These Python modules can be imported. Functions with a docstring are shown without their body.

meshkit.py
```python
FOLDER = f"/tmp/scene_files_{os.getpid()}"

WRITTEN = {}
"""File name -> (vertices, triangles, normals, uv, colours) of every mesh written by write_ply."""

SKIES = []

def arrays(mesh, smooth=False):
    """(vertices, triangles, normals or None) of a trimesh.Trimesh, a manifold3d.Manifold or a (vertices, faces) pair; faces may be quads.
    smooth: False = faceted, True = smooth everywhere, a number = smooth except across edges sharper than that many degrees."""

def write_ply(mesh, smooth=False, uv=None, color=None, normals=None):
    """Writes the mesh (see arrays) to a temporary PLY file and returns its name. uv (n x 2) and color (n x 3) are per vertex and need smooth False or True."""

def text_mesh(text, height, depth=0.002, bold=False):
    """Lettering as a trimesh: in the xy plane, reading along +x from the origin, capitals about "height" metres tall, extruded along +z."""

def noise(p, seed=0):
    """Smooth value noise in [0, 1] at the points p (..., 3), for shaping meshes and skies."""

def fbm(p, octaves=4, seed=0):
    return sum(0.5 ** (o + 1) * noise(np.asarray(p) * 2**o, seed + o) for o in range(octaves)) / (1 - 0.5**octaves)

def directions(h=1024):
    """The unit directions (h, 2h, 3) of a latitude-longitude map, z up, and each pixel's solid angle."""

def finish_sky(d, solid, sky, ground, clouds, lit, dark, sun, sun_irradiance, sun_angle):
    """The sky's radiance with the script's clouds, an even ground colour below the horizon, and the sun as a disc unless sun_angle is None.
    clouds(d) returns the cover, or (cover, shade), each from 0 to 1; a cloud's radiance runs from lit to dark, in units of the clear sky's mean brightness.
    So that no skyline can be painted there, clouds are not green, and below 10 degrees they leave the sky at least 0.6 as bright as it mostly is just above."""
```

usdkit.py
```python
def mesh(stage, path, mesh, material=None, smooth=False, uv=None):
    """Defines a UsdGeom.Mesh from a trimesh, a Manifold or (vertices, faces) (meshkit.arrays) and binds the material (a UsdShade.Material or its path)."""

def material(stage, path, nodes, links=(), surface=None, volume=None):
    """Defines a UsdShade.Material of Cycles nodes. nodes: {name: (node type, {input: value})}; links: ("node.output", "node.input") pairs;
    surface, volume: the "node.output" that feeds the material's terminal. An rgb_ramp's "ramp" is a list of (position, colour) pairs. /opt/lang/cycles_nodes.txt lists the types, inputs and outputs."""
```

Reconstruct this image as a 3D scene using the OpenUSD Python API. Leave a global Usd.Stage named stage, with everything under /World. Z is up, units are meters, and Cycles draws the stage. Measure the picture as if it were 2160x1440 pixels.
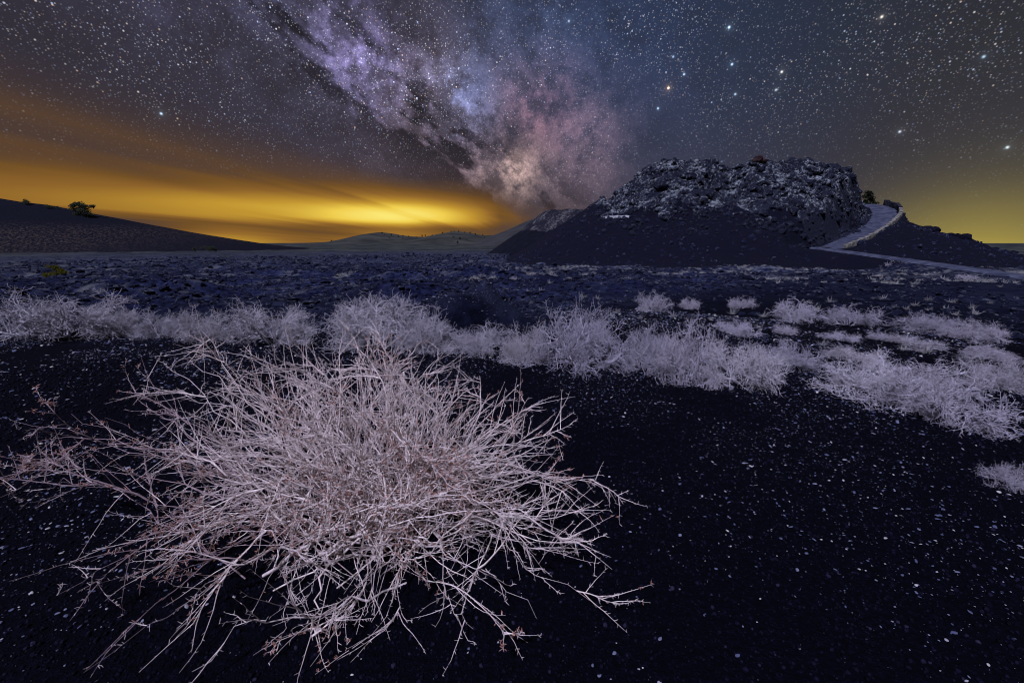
import math, random
import numpy as np, trimesh, usdkit, meshkit
from pxr import Gf, Sdf, Usd, UsdGeom, UsdLux, UsdShade, Vt

# ---------------------------------------------------------------- stage, camera, sky, moonlight
stage = Usd.Stage.CreateInMemory()
UsdGeom.SetStageUpAxis(stage, "Z")
UsdGeom.SetStageMetersPerUnit(stage, 1.0)
UsdGeom.Xform.Define(stage, "/World")
UsdGeom.Scope.Define(stage, "/World/Looks")
RNG = np.random.default_rng(11)

EYE, PITCH, FPX = 1.25, math.radians(13.0), 900.0          # eye height, tilt below the horizon, focal length in photo pixels
SP, CP = math.sin(PITCH), math.cos(PITCH)
cam = UsdGeom.Camera.Define(stage, "/World/camera")
cam.CreateHorizontalApertureAttr(36.0)
cam.CreateVerticalApertureAttr(24.0)
cam.CreateFocalLengthAttr(36.0 * FPX / 2160.0)
cam.CreateClippingRangeAttr(Gf.Vec2f(0.05, 100000.0))
cam.CreateFStopAttr(0.0)
cam.CreateExposureAttr(0.5)
xf = UsdGeom.Xformable(cam)
xf.AddTranslateOp().Set(Gf.Vec3d(0, 0, EYE))
xf.AddRotateXOp().Set(90.0 - math.degrees(PITCH))


def ray(px, py):
    """World direction seen at a pixel of the 2160 x 1440 photograph (forward is +y)."""
    u, v = (px - 1080) / FPX, (720 - py) / FPX
    return np.array([u, CP + v * SP, -SP + v * CP])


def unit(px, py):
    d = ray(px, py)
    return d / np.linalg.norm(d)


def at_depth(px, py, Y):
    d = ray(px, py)
    return np.array([0, 0, EYE]) + d * (Y / d[1])


def on_level(px, py, z=0.0):
    d = ray(px, py)
    return np.array([0, 0, EYE]) + d * ((z - EYE) / d[2])


class Ref(str):
    pass


class Graph:
    """Collects Cycles nodes; an input given a Ref becomes a link."""

    def __init__(self):
        self.nodes, self.links = {}, []

    def n(self, kind, out, **inputs):
        name = f"n{len(self.nodes)}"
        plain = {}
        for k, v in inputs.items():
            if isinstance(v, Ref):
                self.links.append((str(v), f"{name}.{k}"))
            else:
                plain[k] = v
        self.nodes[name] = (kind, plain)
        return Ref(f"{name}.{out}")

    def m(self, op, a, b=0.0, c=0.0, clamp=False):
        return self.n("math", "value", math_type=op, value1=a, value2=b, value3=c, use_clamp=clamp)

    def add(self, a, *more):
        for b in more:
            a = self.m("add", a, b)
        return a

    def mul(self, a, *more):
        for b in more:
            a = self.m("multiply", a, b)
        return a

    def sub(self, a, b):
        return self.m("subtract", a, b)

    def gauss(self, x, c, s):
        q = self.m("divide", self.sub(x, c), s)
        return self.m("exponent", self.mul(self.mul(q, q), -1.0))

    def step(self, x, lo, hi, a=0.0, b=1.0):
        return self.n("map_range", "result", range_type="smoothstep", value=x, from_min=lo, from_max=hi, to_min=a, to_max=b, clamp=True)

    def noise(self, vec, scale, detail=4.0, rough=0.5, dist=0.0):
        return self.n("noise_texture", "fac", dimensions="3D", vector=vec, scale=scale, detail=detail, roughness=rough, distortion=dist)

    def vm(self, op, a, b=(0, 0, 0), out="vector", **k):
        return self.n("vector_math", out, math_type=op, vector1=a, vector2=b, **k)

    def scale(self, color, f):
        return self.n("vector_math", "vector", math_type="scale", vector1=color, scale=f)

    def plus(self, a, *more):
        for b in more:
            a = self.vm("add", a, b)
        return a

    def ramp(self, fac, stops):
        return self.n("rgb_ramp", "color", fac=fac, ramp=stops)

    def lerp(self, f, a, b):
        return self.n("mix_color", "result", fac=f, a=a, b=b)

    def build(self, name, surface=None, volume=None):
        return usdkit.material(stage, f"/World/Looks/{name}", self.nodes, self.links, surface=surface, volume=volume)


MOON_AZ, MOON_EL = math.radians(-150.0), math.radians(54.0)   # left of the camera and a little behind it; rotation = atan2(x, y)
MOON = np.array([math.sin(MOON_AZ) * math.cos(MOON_EL), math.cos(MOON_AZ) * math.cos(MOON_EL), math.sin(MOON_EL)])


def night_sky():
    g = Graph()
    d = g.n("texture_coordinate", "generated")
    d = g.vm("normalize", d)
    sep = g.n("separate_xyz", "x", vector=d)
    k = sep.split(".")[0]
    x, y, z = Ref(k + ".x"), Ref(k + ".y"), Ref(k + ".z")
    el = g.mul(g.m("arcsine", z), 57.29578)
    az = g.mul(g.m("arctan2", x, y), 57.29578)
    up = g.m("maximum", el, 0.0)

    # moonlit air, far below daylight strength
    base = g.n("sky_texture", "color", sky_type="single_scattering", sun_disc=False, sun_elevation=MOON_EL, sun_rotation=MOON_AZ)
    sky = g.scale(base, SKY_AIR)
    # airglow: grey violet, olive towards the right of the view, warmer low down
    side = g.step(az, 5.0, 60.0)
    glow = g.lerp(side, (0.019, 0.0175, 0.024), (0.017, 0.021, 0.024))
    glow = g.plus(glow, g.scale((0.030, 0.021, 0.032), g.m("exponent", g.mul(up, -0.06))))
    glow = g.lerp(g.step(el, 28.0, 62.0), glow, (0.013, 0.018, 0.042))
    blue = g.mul(g.step(g.vm("dot_product", d, tuple(unit(1400, 90)), out="value"), 0.90, 1.0), 1.0)
    glow = g.plus(glow, g.scale((-0.004, 0.005, 0.022), blue))

    # the Milky Way: a great circle band of star clouds cut by dust lanes that run along it
    a, c = unit(700, 40), unit(1125, 400)
    nrm = np.cross(a, c)
    nrm /= np.linalg.norm(nrm)
    tan = c - a
    tan /= np.linalg.norm(tan)
    fine = g.noise(d, 13.0, 7.0, 0.70)
    mid = g.noise(d, 5.5, 4.0, 0.6)
    b0 = g.vm("dot_product", d, tuple(nrm), out="value")
    along = g.vm("dot_product", d, tuple(tan), out="value")
    b = g.add(b0, g.mul(g.sub(mid, 0.5), 0.10))
    band = g.gauss(b, 0.015, 0.165)
    grain = g.step(g.noise(d, 210.0, 2.0, 0.7), 0.30, 0.72, 0.78, 1.22)
    body = g.mul(band, g.step(g.add(g.mul(mid, 0.45), g.mul(fine, 0.55)), 0.36, 0.68, 0.10, 1.0))
    core_d = g.vm("dot_product", d, tuple(unit(1100, 380)), out="value")
    warm = g.step(core_d, 0.90, 0.995)
    tint = g.lerp(warm, (0.070, 0.072, 0.150), (0.150, 0.098, 0.110))
    mw = g.scale(tint, g.mul(body, g.step(core_d, 0.2, 0.95, 0.45, 1.0)))

    def blob(px, py, r, col, s, lo=0.40, hi=0.64):
        q = g.vm("dot_product", d, tuple(unit(px, py)), out="value")
        ang = g.m("multiply", g.sub(1.0, q), 2.0 / (r * r))
        f = g.m("exponent", g.mul(ang, -1.0))
        return g.scale(col, g.mul(f, s, g.step(fine, lo, hi, 0.10, 1.0)))

    mw = g.plus(mw,
                blob(748, 112, 0.058, (0.24, 0.19, 0.42), 1.2),
                blob(785, 160, 0.060, (0.16, 0.15, 0.34), 1.0),
                blob(700, 60, 0.055, (0.10, 0.09, 0.17), 0.8),
                blob(975, 222, 0.060, (0.15, 0.21, 0.46), 1.25),
                blob(900, 190, 0.055, (0.15, 0.13, 0.23), 0.9),
                blob(1130, 225, 0.070, (0.24, 0.09, 0.095), 0.9),
                blob(990, 318, 0.085, (0.15, 0.10, 0.13), 0.9),
                blob(1088, 362, 0.050, (0.40, 0.27, 0.22), 1.1),
                blob(1062, 376, 0.080, (0.24, 0.16, 0.14), 1.0),
                blob(1220, 290, 0.09, (0.13, 0.075, 0.095), 0.9),
                blob(1100, 110, 0.15, (0.028, 0.048, 0.11), 1.0, 0.3, 0.6),
                blob(1330, 130, 0.17, (0.006, 0.014, 0.040), 1.0, 0.2, 0.6))
    lanes = g.noise(g.n("combine_xyz", "vector", x=g.mul(along, 4.2), y=g.mul(b0, 10.0), z=g.mul(mid, 1.3)), 1.35, 6.0, 0.62)
    dust = g.mul(g.gauss(b0, 0.045, 0.105), g.step(lanes, 0.45, 0.57))
    sky = g.plus(sky, g.scale(glow, 1.0), g.scale(mw, g.mul(g.sub(1.0, g.mul(dust, 0.96)), grain, g.step(el, 1.5, 11.0, 0.25, 1.0))))
    sky = g.scale(sky, g.step(dust, 0.0, 1.0, 1.0, 0.58))

    # stars: the points of three voronoi lattices cut by the sphere
    dense = g.add(g.mul(band, 0.55), 0.45)

    def stars(scale, r, power, gain, keep):
        dis = g.n("voronoi_texture", "distance", dimensions="3D", feature="f1", vector=d, scale=scale)
        vn = dis.split(".")[0]
        col = Ref(vn + ".color")
        s3 = g.n("separate_color", "r", color=col)
        sn = s3.split(".")[0]
        f = g.step(dis, 0.0, r * scale, 1.0, 0.0)
        lum = g.m("power", Ref(sn + ".r"), power)
        on = g.step(Ref(sn + ".g"), keep - 0.02, keep + 0.02, 1.0, 0.0)
        hue = g.ramp(Ref(sn + ".b"), [(0.0, (0.55, 0.72, 1.25)), (0.45, (0.85, 0.92, 1.1)), (0.75, (1, 1, 1)), (1.0, (1.25, 0.85, 0.6))])
        return g.scale(hue, g.mul(f, lum, on, gain))

    st = g.plus(stars(300.0, 0.0015, 2.0, 0.95, 0.85), stars(135.0, 0.0019, 2.2, 1.7, 0.80), stars(58.0, 0.0022, 3.2, 2.3, 0.60))
    clear = g.mul(g.step(el, 3.0, 20.0, 0.12, 1.0), dense, g.step(mid, 0.36, 0.62, 0.42, 1.15), 0.9)

    # town glow under thin streaked cloud, left of the middle, and a fainter one to the right
    zz = g.m("maximum", g.add(z, 0.03), 0.02)
    plane = g.n("combine_xyz", "vector", x=g.m("divide", x, zz), y=g.m("divide", y, zz), z=0.0)
    turned = g.n("vector_rotate", "vector", rotate_type="z_axis", vector=plane, angle=math.radians(6.0))
    streak = g.noise(g.vm("multiply", turned, (0.30, 0.036, 1.0)), 1.0, 4.0, 0.55, 0.4)
    # two layers: a bright low one, a browner one above that climbs to the left
    left = g.m("maximum", g.mul(g.add(az, 14.0), -1.0), 0.0)
    top1 = g.add(5.6, g.mul(left, 0.015), g.mul(g.sub(streak, 0.5), 3.2))
    top2 = g.add(6.6, g.mul(left, 0.17), g.mul(g.sub(streak, 0.5), 4.5))
    wide = g.add(g.gauss(az, -15.0, 16.0), g.mul(g.gauss(az, -42.0, 26.0), 0.38))
    under = g.step(g.add(el, g.mul(g.add(az, 15.0), 0.012), g.mul(g.sub(streak, 0.5), 1.6)), 1.7, 3.1)     # the cloud's lower edge
    l1 = g.mul(g.step(g.sub(el, top1), 2.4, -3.6), wide, g.step(streak, 0.34, 0.62, 0.45, 1.0), 0.60)
    l2 = g.mul(g.step(g.sub(el, top2), 3.5, -5.0), g.add(g.gauss(az, -12.0, 19.0), g.mul(g.gauss(az, -48.0, 26.0), 1.0)), g.step(streak, 0.38, 0.60, 0.30, 1.05), 0.36)
    haze = g.mul(g.m("exponent", g.mul(up, -0.15)), g.gauss(az, -28.0, 34.0), 0.11)
    hot = g.mul(g.gauss(az, -14.5, 8.0), g.gauss(el, 3.5, 1.2), 0.88)
    hot2 = g.mul(g.gauss(az, -33.0, 11.0), g.gauss(el, 4.2, 1.0), 0.22)
    low = g.mul(g.m("exponent", g.mul(up, -0.75)), g.add(g.mul(g.gauss(az, -33.5, 6.0), 0.55), g.mul(g.gauss(az, -15.0, 5.0), 0.50), g.mul(g.gauss(az, -20.0, 30.0), 0.06)))
    veil = g.mul(g.gauss(az, -18.0, 30.0), g.step(streak, 0.3, 0.7, 0.75, 1.25), 0.27)
    amount = g.add(g.mul(g.add(l1, l2, hot, hot2), g.add(g.mul(under, 0.86), 0.0)), haze, g.mul(g.sub(1.0, under), veil), low)
    town = g.ramp(g.m("multiply", amount, 0.55), [(0, (0, 0, 0)), (0.06, (0.022, 0.012, 0.006)), (0.16, (0.095, 0.046, 0.014)), (0.30, (0.27, 0.125, 0.022)), (0.48, (0.54, 0.30, 0.03)), (0.7, (0.88, 0.62, 0.075)), (1.0, (1.0, 0.85, 0.2))])
    east = g.mul(g.m("exponent", g.mul(up, -0.42)), g.gauss(az, 47.0, 8.5))
    town = g.plus(town, g.scale((0.56, 0.43, 0.010), g.mul(east, g.step(el, -0.5, 4.5, 0.55, 1.0))))
    hide = g.sub(1.0, g.m("minimum", g.mul(amount, 2.4), 0.95))
    sky = g.plus(g.scale(sky, hide), town, g.scale(st, g.mul(clear, hide)))

    # the bright stars of the Scorpion and a few others
    for px, py, s, col in ((1410, 186, 3.4, (1.0, 0.72, 0.48)), (1538, 58, 2.4, (0.5, 0.75, 1.1)), (1544, 136, 1.6, (0.5, 0.75, 1.1)), (1443, 157, 1.2, (0.55, 0.75, 1.1)),
                           (1388, 229, 1.3, (0.5, 0.75, 1.1)), (1551, 199, 1.0, (0.6, 0.8, 1.1)), (1649, 152, 1.3, (1, 1, 1)), (1637, 190, 0.9, (0.7, 0.85, 1)), (1420, 120, 0.9, (0.5, 0.7, 1.1)),
                           (1860, 36, 1.3, (1, 0.95, 0.85)), (340, 240, 1.3, (0.6, 0.85, 1.1)), (2075, 120, 0.9, (0.6, 0.85, 1.1)), (2125, 311, 1.2, (0.8, 0.95, 1)), (1898, 278, 1.0, (0.8, 0.9, 1.1)), (1200, 45, 0.9, (0.6, 0.8, 1.1))):
        cd = g.vm("dot_product", d, tuple(unit(px, py)), out="value")
        ang = g.m("sqrt", g.m("maximum", g.mul(g.sub(1.0, cd), 2.0), 0.0))
        point = g.gauss(ang, 0.0, 0.0016)
        halo = g.mul(g.m("exponent", g.mul(ang, -230.0)), 0.055)
        sky = g.plus(sky, g.scale(col, g.mul(g.add(point, halo), s, 0.85)))
    # below the horizon the dome is as dark as the land
    sky = g.lerp(g.step(el, -1.2, -0.2), (0.01, 0.01, 0.014), sky)
    bg = g.n("background_shader", "background", color=sky, strength=0.70)
    return g.build("night_sky", surface=bg)


SKY_AIR = 0.0008
dome = UsdLux.DomeLight.Define(stage, "/World/sky")
dome.CreateIntensityAttr(1.0)
UsdShade.MaterialBindingAPI.Apply(dome.GetPrim()).Bind(night_sky())
dome.GetPrim().SetCustomDataByKey("kind", "structure")
moon = UsdLux.DistantLight.Define(stage, "/World/moonlight")
moon.CreateNormalizeAttr(True)
moon.CreateIntensityAttr(0.92)
moon.CreateAngleAttr(0.6)
moon.CreateColorAttr(Gf.Vec3f(0.66, 0.67, 1.0))
UsdGeom.Xformable(moon).AddTransformOp().Set(Gf.Matrix4d().SetRotate(Gf.Rotation(Gf.Vec3d(0, 0, 1), Gf.Vec3d(*MOON))))

# ---------------------------------------------------------------- helpers
USED = {}


def numbered(parent, name):
    k = USED.get((parent, name), 0)
    USED[(parent, name)] = k + 1
    return f"{parent}/{name}" + (f"_{k:03d}" if k else "")


def tag(prim, label=None, category=None, group=None, kind=None):
    for key, text in (("label", label), ("category", category), ("group", group), ("kind", kind)):
        if text:
            prim.SetCustomDataByKey(key, text)
    return prim


def thing(name, label=None, category=None, group=None, kind=None, loc=(0, 0, 0)):
    x = UsdGeom.Xform.Define(stage, numbered("/World", name))
    x.AddTranslateOp().Set(Gf.Vec3d(*map(float, loc)))
    return tag(x.GetPrim(), label, category, group, kind)


def part(parent, name, mesh, mat, smooth=False, kind=None, label=None):
    where = "/World" if parent is None else str(parent.GetPath())
    m = usdkit.mesh(stage, numbered(where, name), mesh, mat, smooth=smooth)
    return tag(m.GetPrim(), label, None, None, kind)


def holder(parent, name):
    return UsdGeom.Xform.Define(stage, numbered(str(parent.GetPath()), name)).GetPrim()


def copy_of(source, name, loc, rz=0.0, scale=(1, 1, 1), label=None, category=None, group=None, kind=None):
    x = UsdGeom.Xform.Define(stage, numbered("/World", name))
    p = x.GetPrim()
    p.GetReferences().AddInternalReference(source.GetPath())
    p.SetInstanceable(True)
    place(p, loc, rz, scale)
    return tag(p, label, category, group, kind)


def place(p, loc, rz=0.0, scale=(1, 1, 1)):
    x = UsdGeom.Xformable(p)
    x.ClearXformOpOrder()
    q = p.GetPath()
    for n in ("xformOp:translate", "xformOp:rotateZ", "xformOp:scale"):
        pass
    t = p.GetAttribute("xformOp:translate")
    (UsdGeom.XformOp(t) if t else x.AddTranslateOp()).Set(Gf.Vec3d(*map(float, loc)))
    r = p.GetAttribute("xformOp:rotateZ")
    (UsdGeom.XformOp(r) if r else x.AddRotateZOp()).Set(math.degrees(rz))
    s = p.GetAttribute("xformOp:scale")
    (UsdGeom.XformOp(s) if s else x.AddScaleOp()).Set(Gf.Vec3f(*map(float, scale)))
    x.SetXformOpOrder([UsdGeom.XformOp(p.GetAttribute(n)) for n in ("xformOp:translate", "xformOp:rotateZ", "xformOp:scale")])


def instancer(path, protos, mat, pos, scale, kind="stuff", label=None, category=None, flat=None):
    """One PointInstancer of small meshes."""
    pi = UsdGeom.PointInstancer.Define(stage, path)
    rels = []
    for k, mesh in enumerate(protos):
        usdkit.mesh(stage, f"{path}/shape_{k:03d}", mesh, mat)
        rels.append(f"{path}/shape_{k:03d}")
    pi.CreatePrototypesRel().SetTargets(rels)
    n = len(pos)
    pi.CreatePositionsAttr(Vt.Vec3fArray.FromNumpy(np.asarray(pos, np.float32)))
    s = np.asarray(scale, np.float32)
    pi.CreateScalesAttr(Vt.Vec3fArray.FromNumpy(s if s.ndim == 2 else np.repeat(s[:, None], 3, 1)))
    pi.CreateProtoIndicesAttr(Vt.IntArray.FromNumpy(RNG.integers(0, len(protos), n).astype(np.int32)))
    q = RNG.normal(size=(n, 4))
    if flat is not None:                                   # turned about z, tilted a little
        a, b, c = RNG.uniform(0, 2 * np.pi, n), RNG.normal(0, flat, n), RNG.normal(0, flat, n)
        q = np.stack([np.cos(a / 2), b / 2, c / 2, np.sin(a / 2)], 1)
    q /= np.linalg.norm(q, axis=1, keepdims=True)
    pi.CreateOrientationsAttr(Vt.QuathArray([Gf.Quath(float(w), float(a), float(b), float(c)) for w, a, b, c in q]))
    return tag(pi.GetPrim(), label, category, None, kind)


def tubes(P, R, sides=4):
    """Many polylines (n, k, 3) with radii (n, k) as tubes: one open-ended strip of quads each, in one mesh."""
    P, R = np.asarray(P, float), np.asarray(R, float)
    n, k = P.shape[:2]
    T = np.gradient(P, axis=1)
    T /= np.linalg.norm(T, axis=2, keepdims=True) + 1e-12
    ref = np.where(np.abs(T[..., 2:3]) < 0.9, [0, 0, 1.0], [1.0, 0, 0])
    A = np.cross(T, ref)
    A /= np.linalg.norm(A, axis=2, keepdims=True) + 1e-12
    B = np.cross(T, A)
    ang = np.arange(sides) * 2 * np.pi / sides
    V = P[:, :, None] + R[:, :, None, None] * (np.cos(ang)[:, None] * A[:, :, None] + np.sin(ang)[:, None] * B[:, :, None])
    base = (np.arange(n) * k * sides)[:, None, None]
    i, j = np.arange(k - 1)[None, :, None], np.arange(sides)[None, None, :]
    a = base + i * sides + j
    b = base + i * sides + (j + 1) % sides
    q = np.stack([a, b, b + sides, a + sides], -1).reshape(-1, 4)
    return V.reshape(-1, 3), q


def join(*ms):
    vs, fs, o = [], [], 0
    for v, f in ms:
        f = np.asarray(f)
        if f.shape[1] == 4:
            f = np.vstack([f[:, [0, 1, 2]], f[:, [0, 2, 3]]])
        vs.append(v)
        fs.append(f + o)
        o += len(v)
    return np.vstack(vs), np.vstack(fs)


def rock(seed, sub=1, rough=0.35, squash=(1, 1, 0.75)):
    m = trimesh.creation.icosphere(sub, 1.0)
    v = np.array(m.vertices)
    f = meshkit.fbm(v * 1.3 + seed * 7.7, 3, seed)
    v = v * (1 - rough + 2 * rough * f)[:, None] * np.array(squash)
    r = np.random.default_rng(seed)
    for _ in range(4):                                     # broken faces
        nn = r.normal(size=3)
        nn /= np.linalg.norm(nn)
        over = v @ nn - r.uniform(0.55, 0.8)
        v = v - np.maximum(over, 0)[:, None] * nn
    return v, np.array(m.faces)


def grid(xs, ys, Z, keep=None):
    """Height field as triangles; keep masks vertices, a face stays if one of its corners does."""
    X, Y = np.meshgrid(xs, ys)
    V = np.stack([X, Y, Z], -1).reshape(-1, 3)
    ny, nx = X.shape
    i = (np.arange(ny - 1)[:, None] * nx + np.arange(nx - 1)[None]).ravel()
    q = np.stack([i, i + 1, i + nx + 1, i + nx], 1)
    if keep is not None:
        q = q[keep.ravel()[q].any(1)]
        used = np.unique(q)
        m = np.full(len(V), -1)
        m[used] = np.arange(len(used))
        V, q = V[used], m[q]
    return V, np.vstack([q[:, [0, 1, 2]], q[:, [0, 2, 3]]])


def smooth(x, a, b):
    t = np.clip((np.asarray(x, float) - a) / (b - a), 0, 1)
    return t * t * (3 - 2 * t)


def fb(x, y, s, o=4, seed=0):
    return meshkit.fbm(np.stack([np.asarray(x) / s, np.asarray(y) / s, np.full_like(np.asarray(x, float), seed * 3.37)], -1), o, seed) - 0.5


# ---------------------------------------------------------------- materials of the land
def position(g):
    p = g.n("geometry", "position")
    s = g.n("separate_xyz", "x", vector=p)
    k = s.split(".")[0]
    return p, Ref(k + ".x"), Ref(k + ".y"), Ref(k + ".z")


def matte(g, color, name, normal=None, rough=0.9, spec=0.15):
    k = dict(base_color=color, roughness=rough, specular_ior_level=spec)
    if normal is not None:
        k["normal"] = normal
    return g.build(name, surface=g.n("principled_bsdf", "BSDF", **k))


def bump(g, h, dist, strength=1.0):
    return g.n("bump", "normal", height=h, distance=dist, strength=strength)


def make_ground():
    g = Graph()
    p, x, y, z = position(g)
    r = g.n("vector_math", "value", math_type="length", vector1=p)
    f1 = g.noise(p, 55.0, 3.0, 0.6)
    f2 = g.noise(p, 6.0, 4.0, 0.6)
    f3 = g.noise(p, 0.9, 5.0, 0.6)
    f4 = g.noise(p, 0.16, 5.0, 0.6)
    cinder = g.ramp(f1, [(0.3, (0.0004, 0.0004, 0.0013)), (0.55, (0.0011, 0.0011, 0.004)), (0.75, (0.0035, 0.0034, 0.011))])
    lava = g.lerp(g.step(f2, 0.35, 0.7), (0.0034, 0.0042, 0.016), (0.020, 0.025, 0.064))
    lava = g.lerp(g.mul(g.step(f3, 0.45, 0.7), 0.55), lava, (0.035, 0.043, 0.072))
    speck = g.mul(g.step(f1, 0.58, 0.68), g.step(f3, 0.42, 0.62), 0.7)
    lava = g.lerp(speck, lava, (0.20, 0.20, 0.22))
    zone = g.step(g.add(g.sub(y, g.mul(g.m("maximum", x, 0.0), 0.9)), g.mul(g.sub(f3, 0.5), 5.0)), 4.8, 9.5)
    zone = g.m("maximum", zone, g.mul(g.step(r, 7.5, 14.0), 0.5))
    lava = g.n("mix_color", "result", blend_type="multiply", fac=1.0, a=lava, b=g.ramp(f4, [(0.36, (0.45, 0.45, 0.5)), (0.5, (0.9, 0.9, 0.9)), (0.64, (1.5, 1.5, 1.4))]))
    col = g.lerp(zone, cinder, lava)
    # pale dry grass and lichen flats before the cone
    grit = g.noise(p, 3.0, 6.0, 0.75)
    col = g.lerp(g.mul(g.step(r, 18.0, 60.0), g.step(grit, 0.44, 0.62), 0.75), col, (0.062, 0.068, 0.062))
    pale = g.mul(g.step(y, 15.0, 24.0), g.step(y, 55.0, 36.0), g.step(x, -9.0, 3.0), g.step(g.add(g.mul(f3, 0.4), g.mul(grit, 0.6)), 0.49, 0.60))
    col = g.lerp(g.mul(pale, 0.8), col, (0.13, 0.135, 0.14))
    pale2 = g.mul(g.step(y, 9.0, 12.0), g.step(y, 60.0, 25.0), g.step(x, 0.0, -3.0), g.step(f3, 0.54, 0.68), 0.60)
    col = g.lerp(pale2, col, (0.12, 0.12, 0.105))
    far = g.step(r, 45.0, 170.0)
    plain = g.lerp(g.step(g.noise(p, 0.05, 6.0, 0.65), 0.4, 0.65), (0.018, 0.021, 0.022), (0.055, 0.058, 0.045))
    col = g.lerp(far, col, plain)
    h = g.add(g.mul(f1, 0.5), g.mul(g.noise(p, 140.0, 2.0, 0.6), 0.3), g.mul(f2, 1.0))
    return matte(g, col, "cinder_ground", bump(g, h, 0.05, 0.9), 0.9, 0.05)


def make_rock(name, dark, mid, lichen, amount, scale=2.2, up=0.35, thin=False):
    g = Graph()
    p, x, y, z = position(g)
    nz = g.n("separate_xyz", "z", vector=g.n("geometry", "normal"))
    a = g.noise(p, scale, 5.0, 0.65)
    b = g.noise(p, scale * 4.5, 5.0, 0.7)
    c = g.noise(p, scale * 0.22, 3.0, 0.5)
    col = g.lerp(g.step(b, 0.35, 0.7), dark, mid)
    f = g.add(g.mul(a, 0.5), g.mul(b, 0.5), g.mul(nz, up * 0.25), g.mul(g.sub(c, 0.5), 0.35))
    if thin:
        f = g.add(f, g.step(z, 4.6, 1.8, 0.0, -0.10))
    col = g.lerp(g.step(f, amount, amount + 0.10), col, lichen)
    h = g.add(g.mul(a, 1.0), g.mul(b, 0.6))
    return matte(g, col, name, bump(g, h, 0.25, 1.0), 0.9, 0.15)


def plain_mat(name, c1, c2, scale=3.0, rough=0.9, bumpy=0.0, spec=0.15):
    g = Graph()
    p = g.n("geometry", "position")
    f = g.noise(p, scale, 5.0, 0.6)
    col = g.lerp(g.step(f, 0.35, 0.65), c1, c2)
    return matte(g, col, name, bump(g, f, bumpy) if bumpy else None, rough, spec)


GROUND = make_ground()
CAP = make_rock("lichen_rock", (0.006, 0.007, 0.014), (0.026, 0.030, 0.050), (0.29, 0.315, 0.32), 0.522, 3.6, 0.06, thin=True)
APRON = make_rock("cinder_slope", (0.0011, 0.0013, 0.0055), (0.004, 0.0045, 0.017), (0.06, 0.06, 0.10), 0.69, 3.0)
RUBBLE = make_rock("lava_rubble", (0.006, 0.007, 0.020), (0.019, 0.024, 0.062), (0.17, 0.185, 0.21), 0.59, 6.0)
RUST = plain_mat("rust_rock", (0.018, 0.011, 0.011), (0.060, 0.033, 0.030), 3.0, 0.95, 0.1)
PATH = plain_mat("path_gravel", (0.026, 0.029, 0.046), (0.062, 0.067, 0.092), 2.2, 0.9, 0.02)
WALLSTONE = plain_mat("kerb_stone", (0.10, 0.093, 0.075), (0.21, 0.195, 0.155), 2.5, 0.9, 0.03)
DARKSTONE = plain_mat("dark_stone", (0.012, 0.012, 0.018), (0.03, 0.03, 0.04), 2.5, 0.9, 0.03)
SNOW = plain_mat("pale_crust", (0.20, 0.20, 0.21), (0.32, 0.32, 0.32), 2.0, 0.9, 0.02)


# ---------------------------------------------------------------- the land
def path_strip(px):
    """Centre line of a path from (px, py, depth) points, as a dense polyline."""
    P = np.array([at_depth(*q) for q in px])
    t = np.linspace(0, 1, len(P))
    from scipy.interpolate import PchipInterpolator
    s = np.linspace(0, 1, 160)
    return np.stack([PchipInterpolator(t, P[:, k])(s) for k in range(3)], 1)


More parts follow.
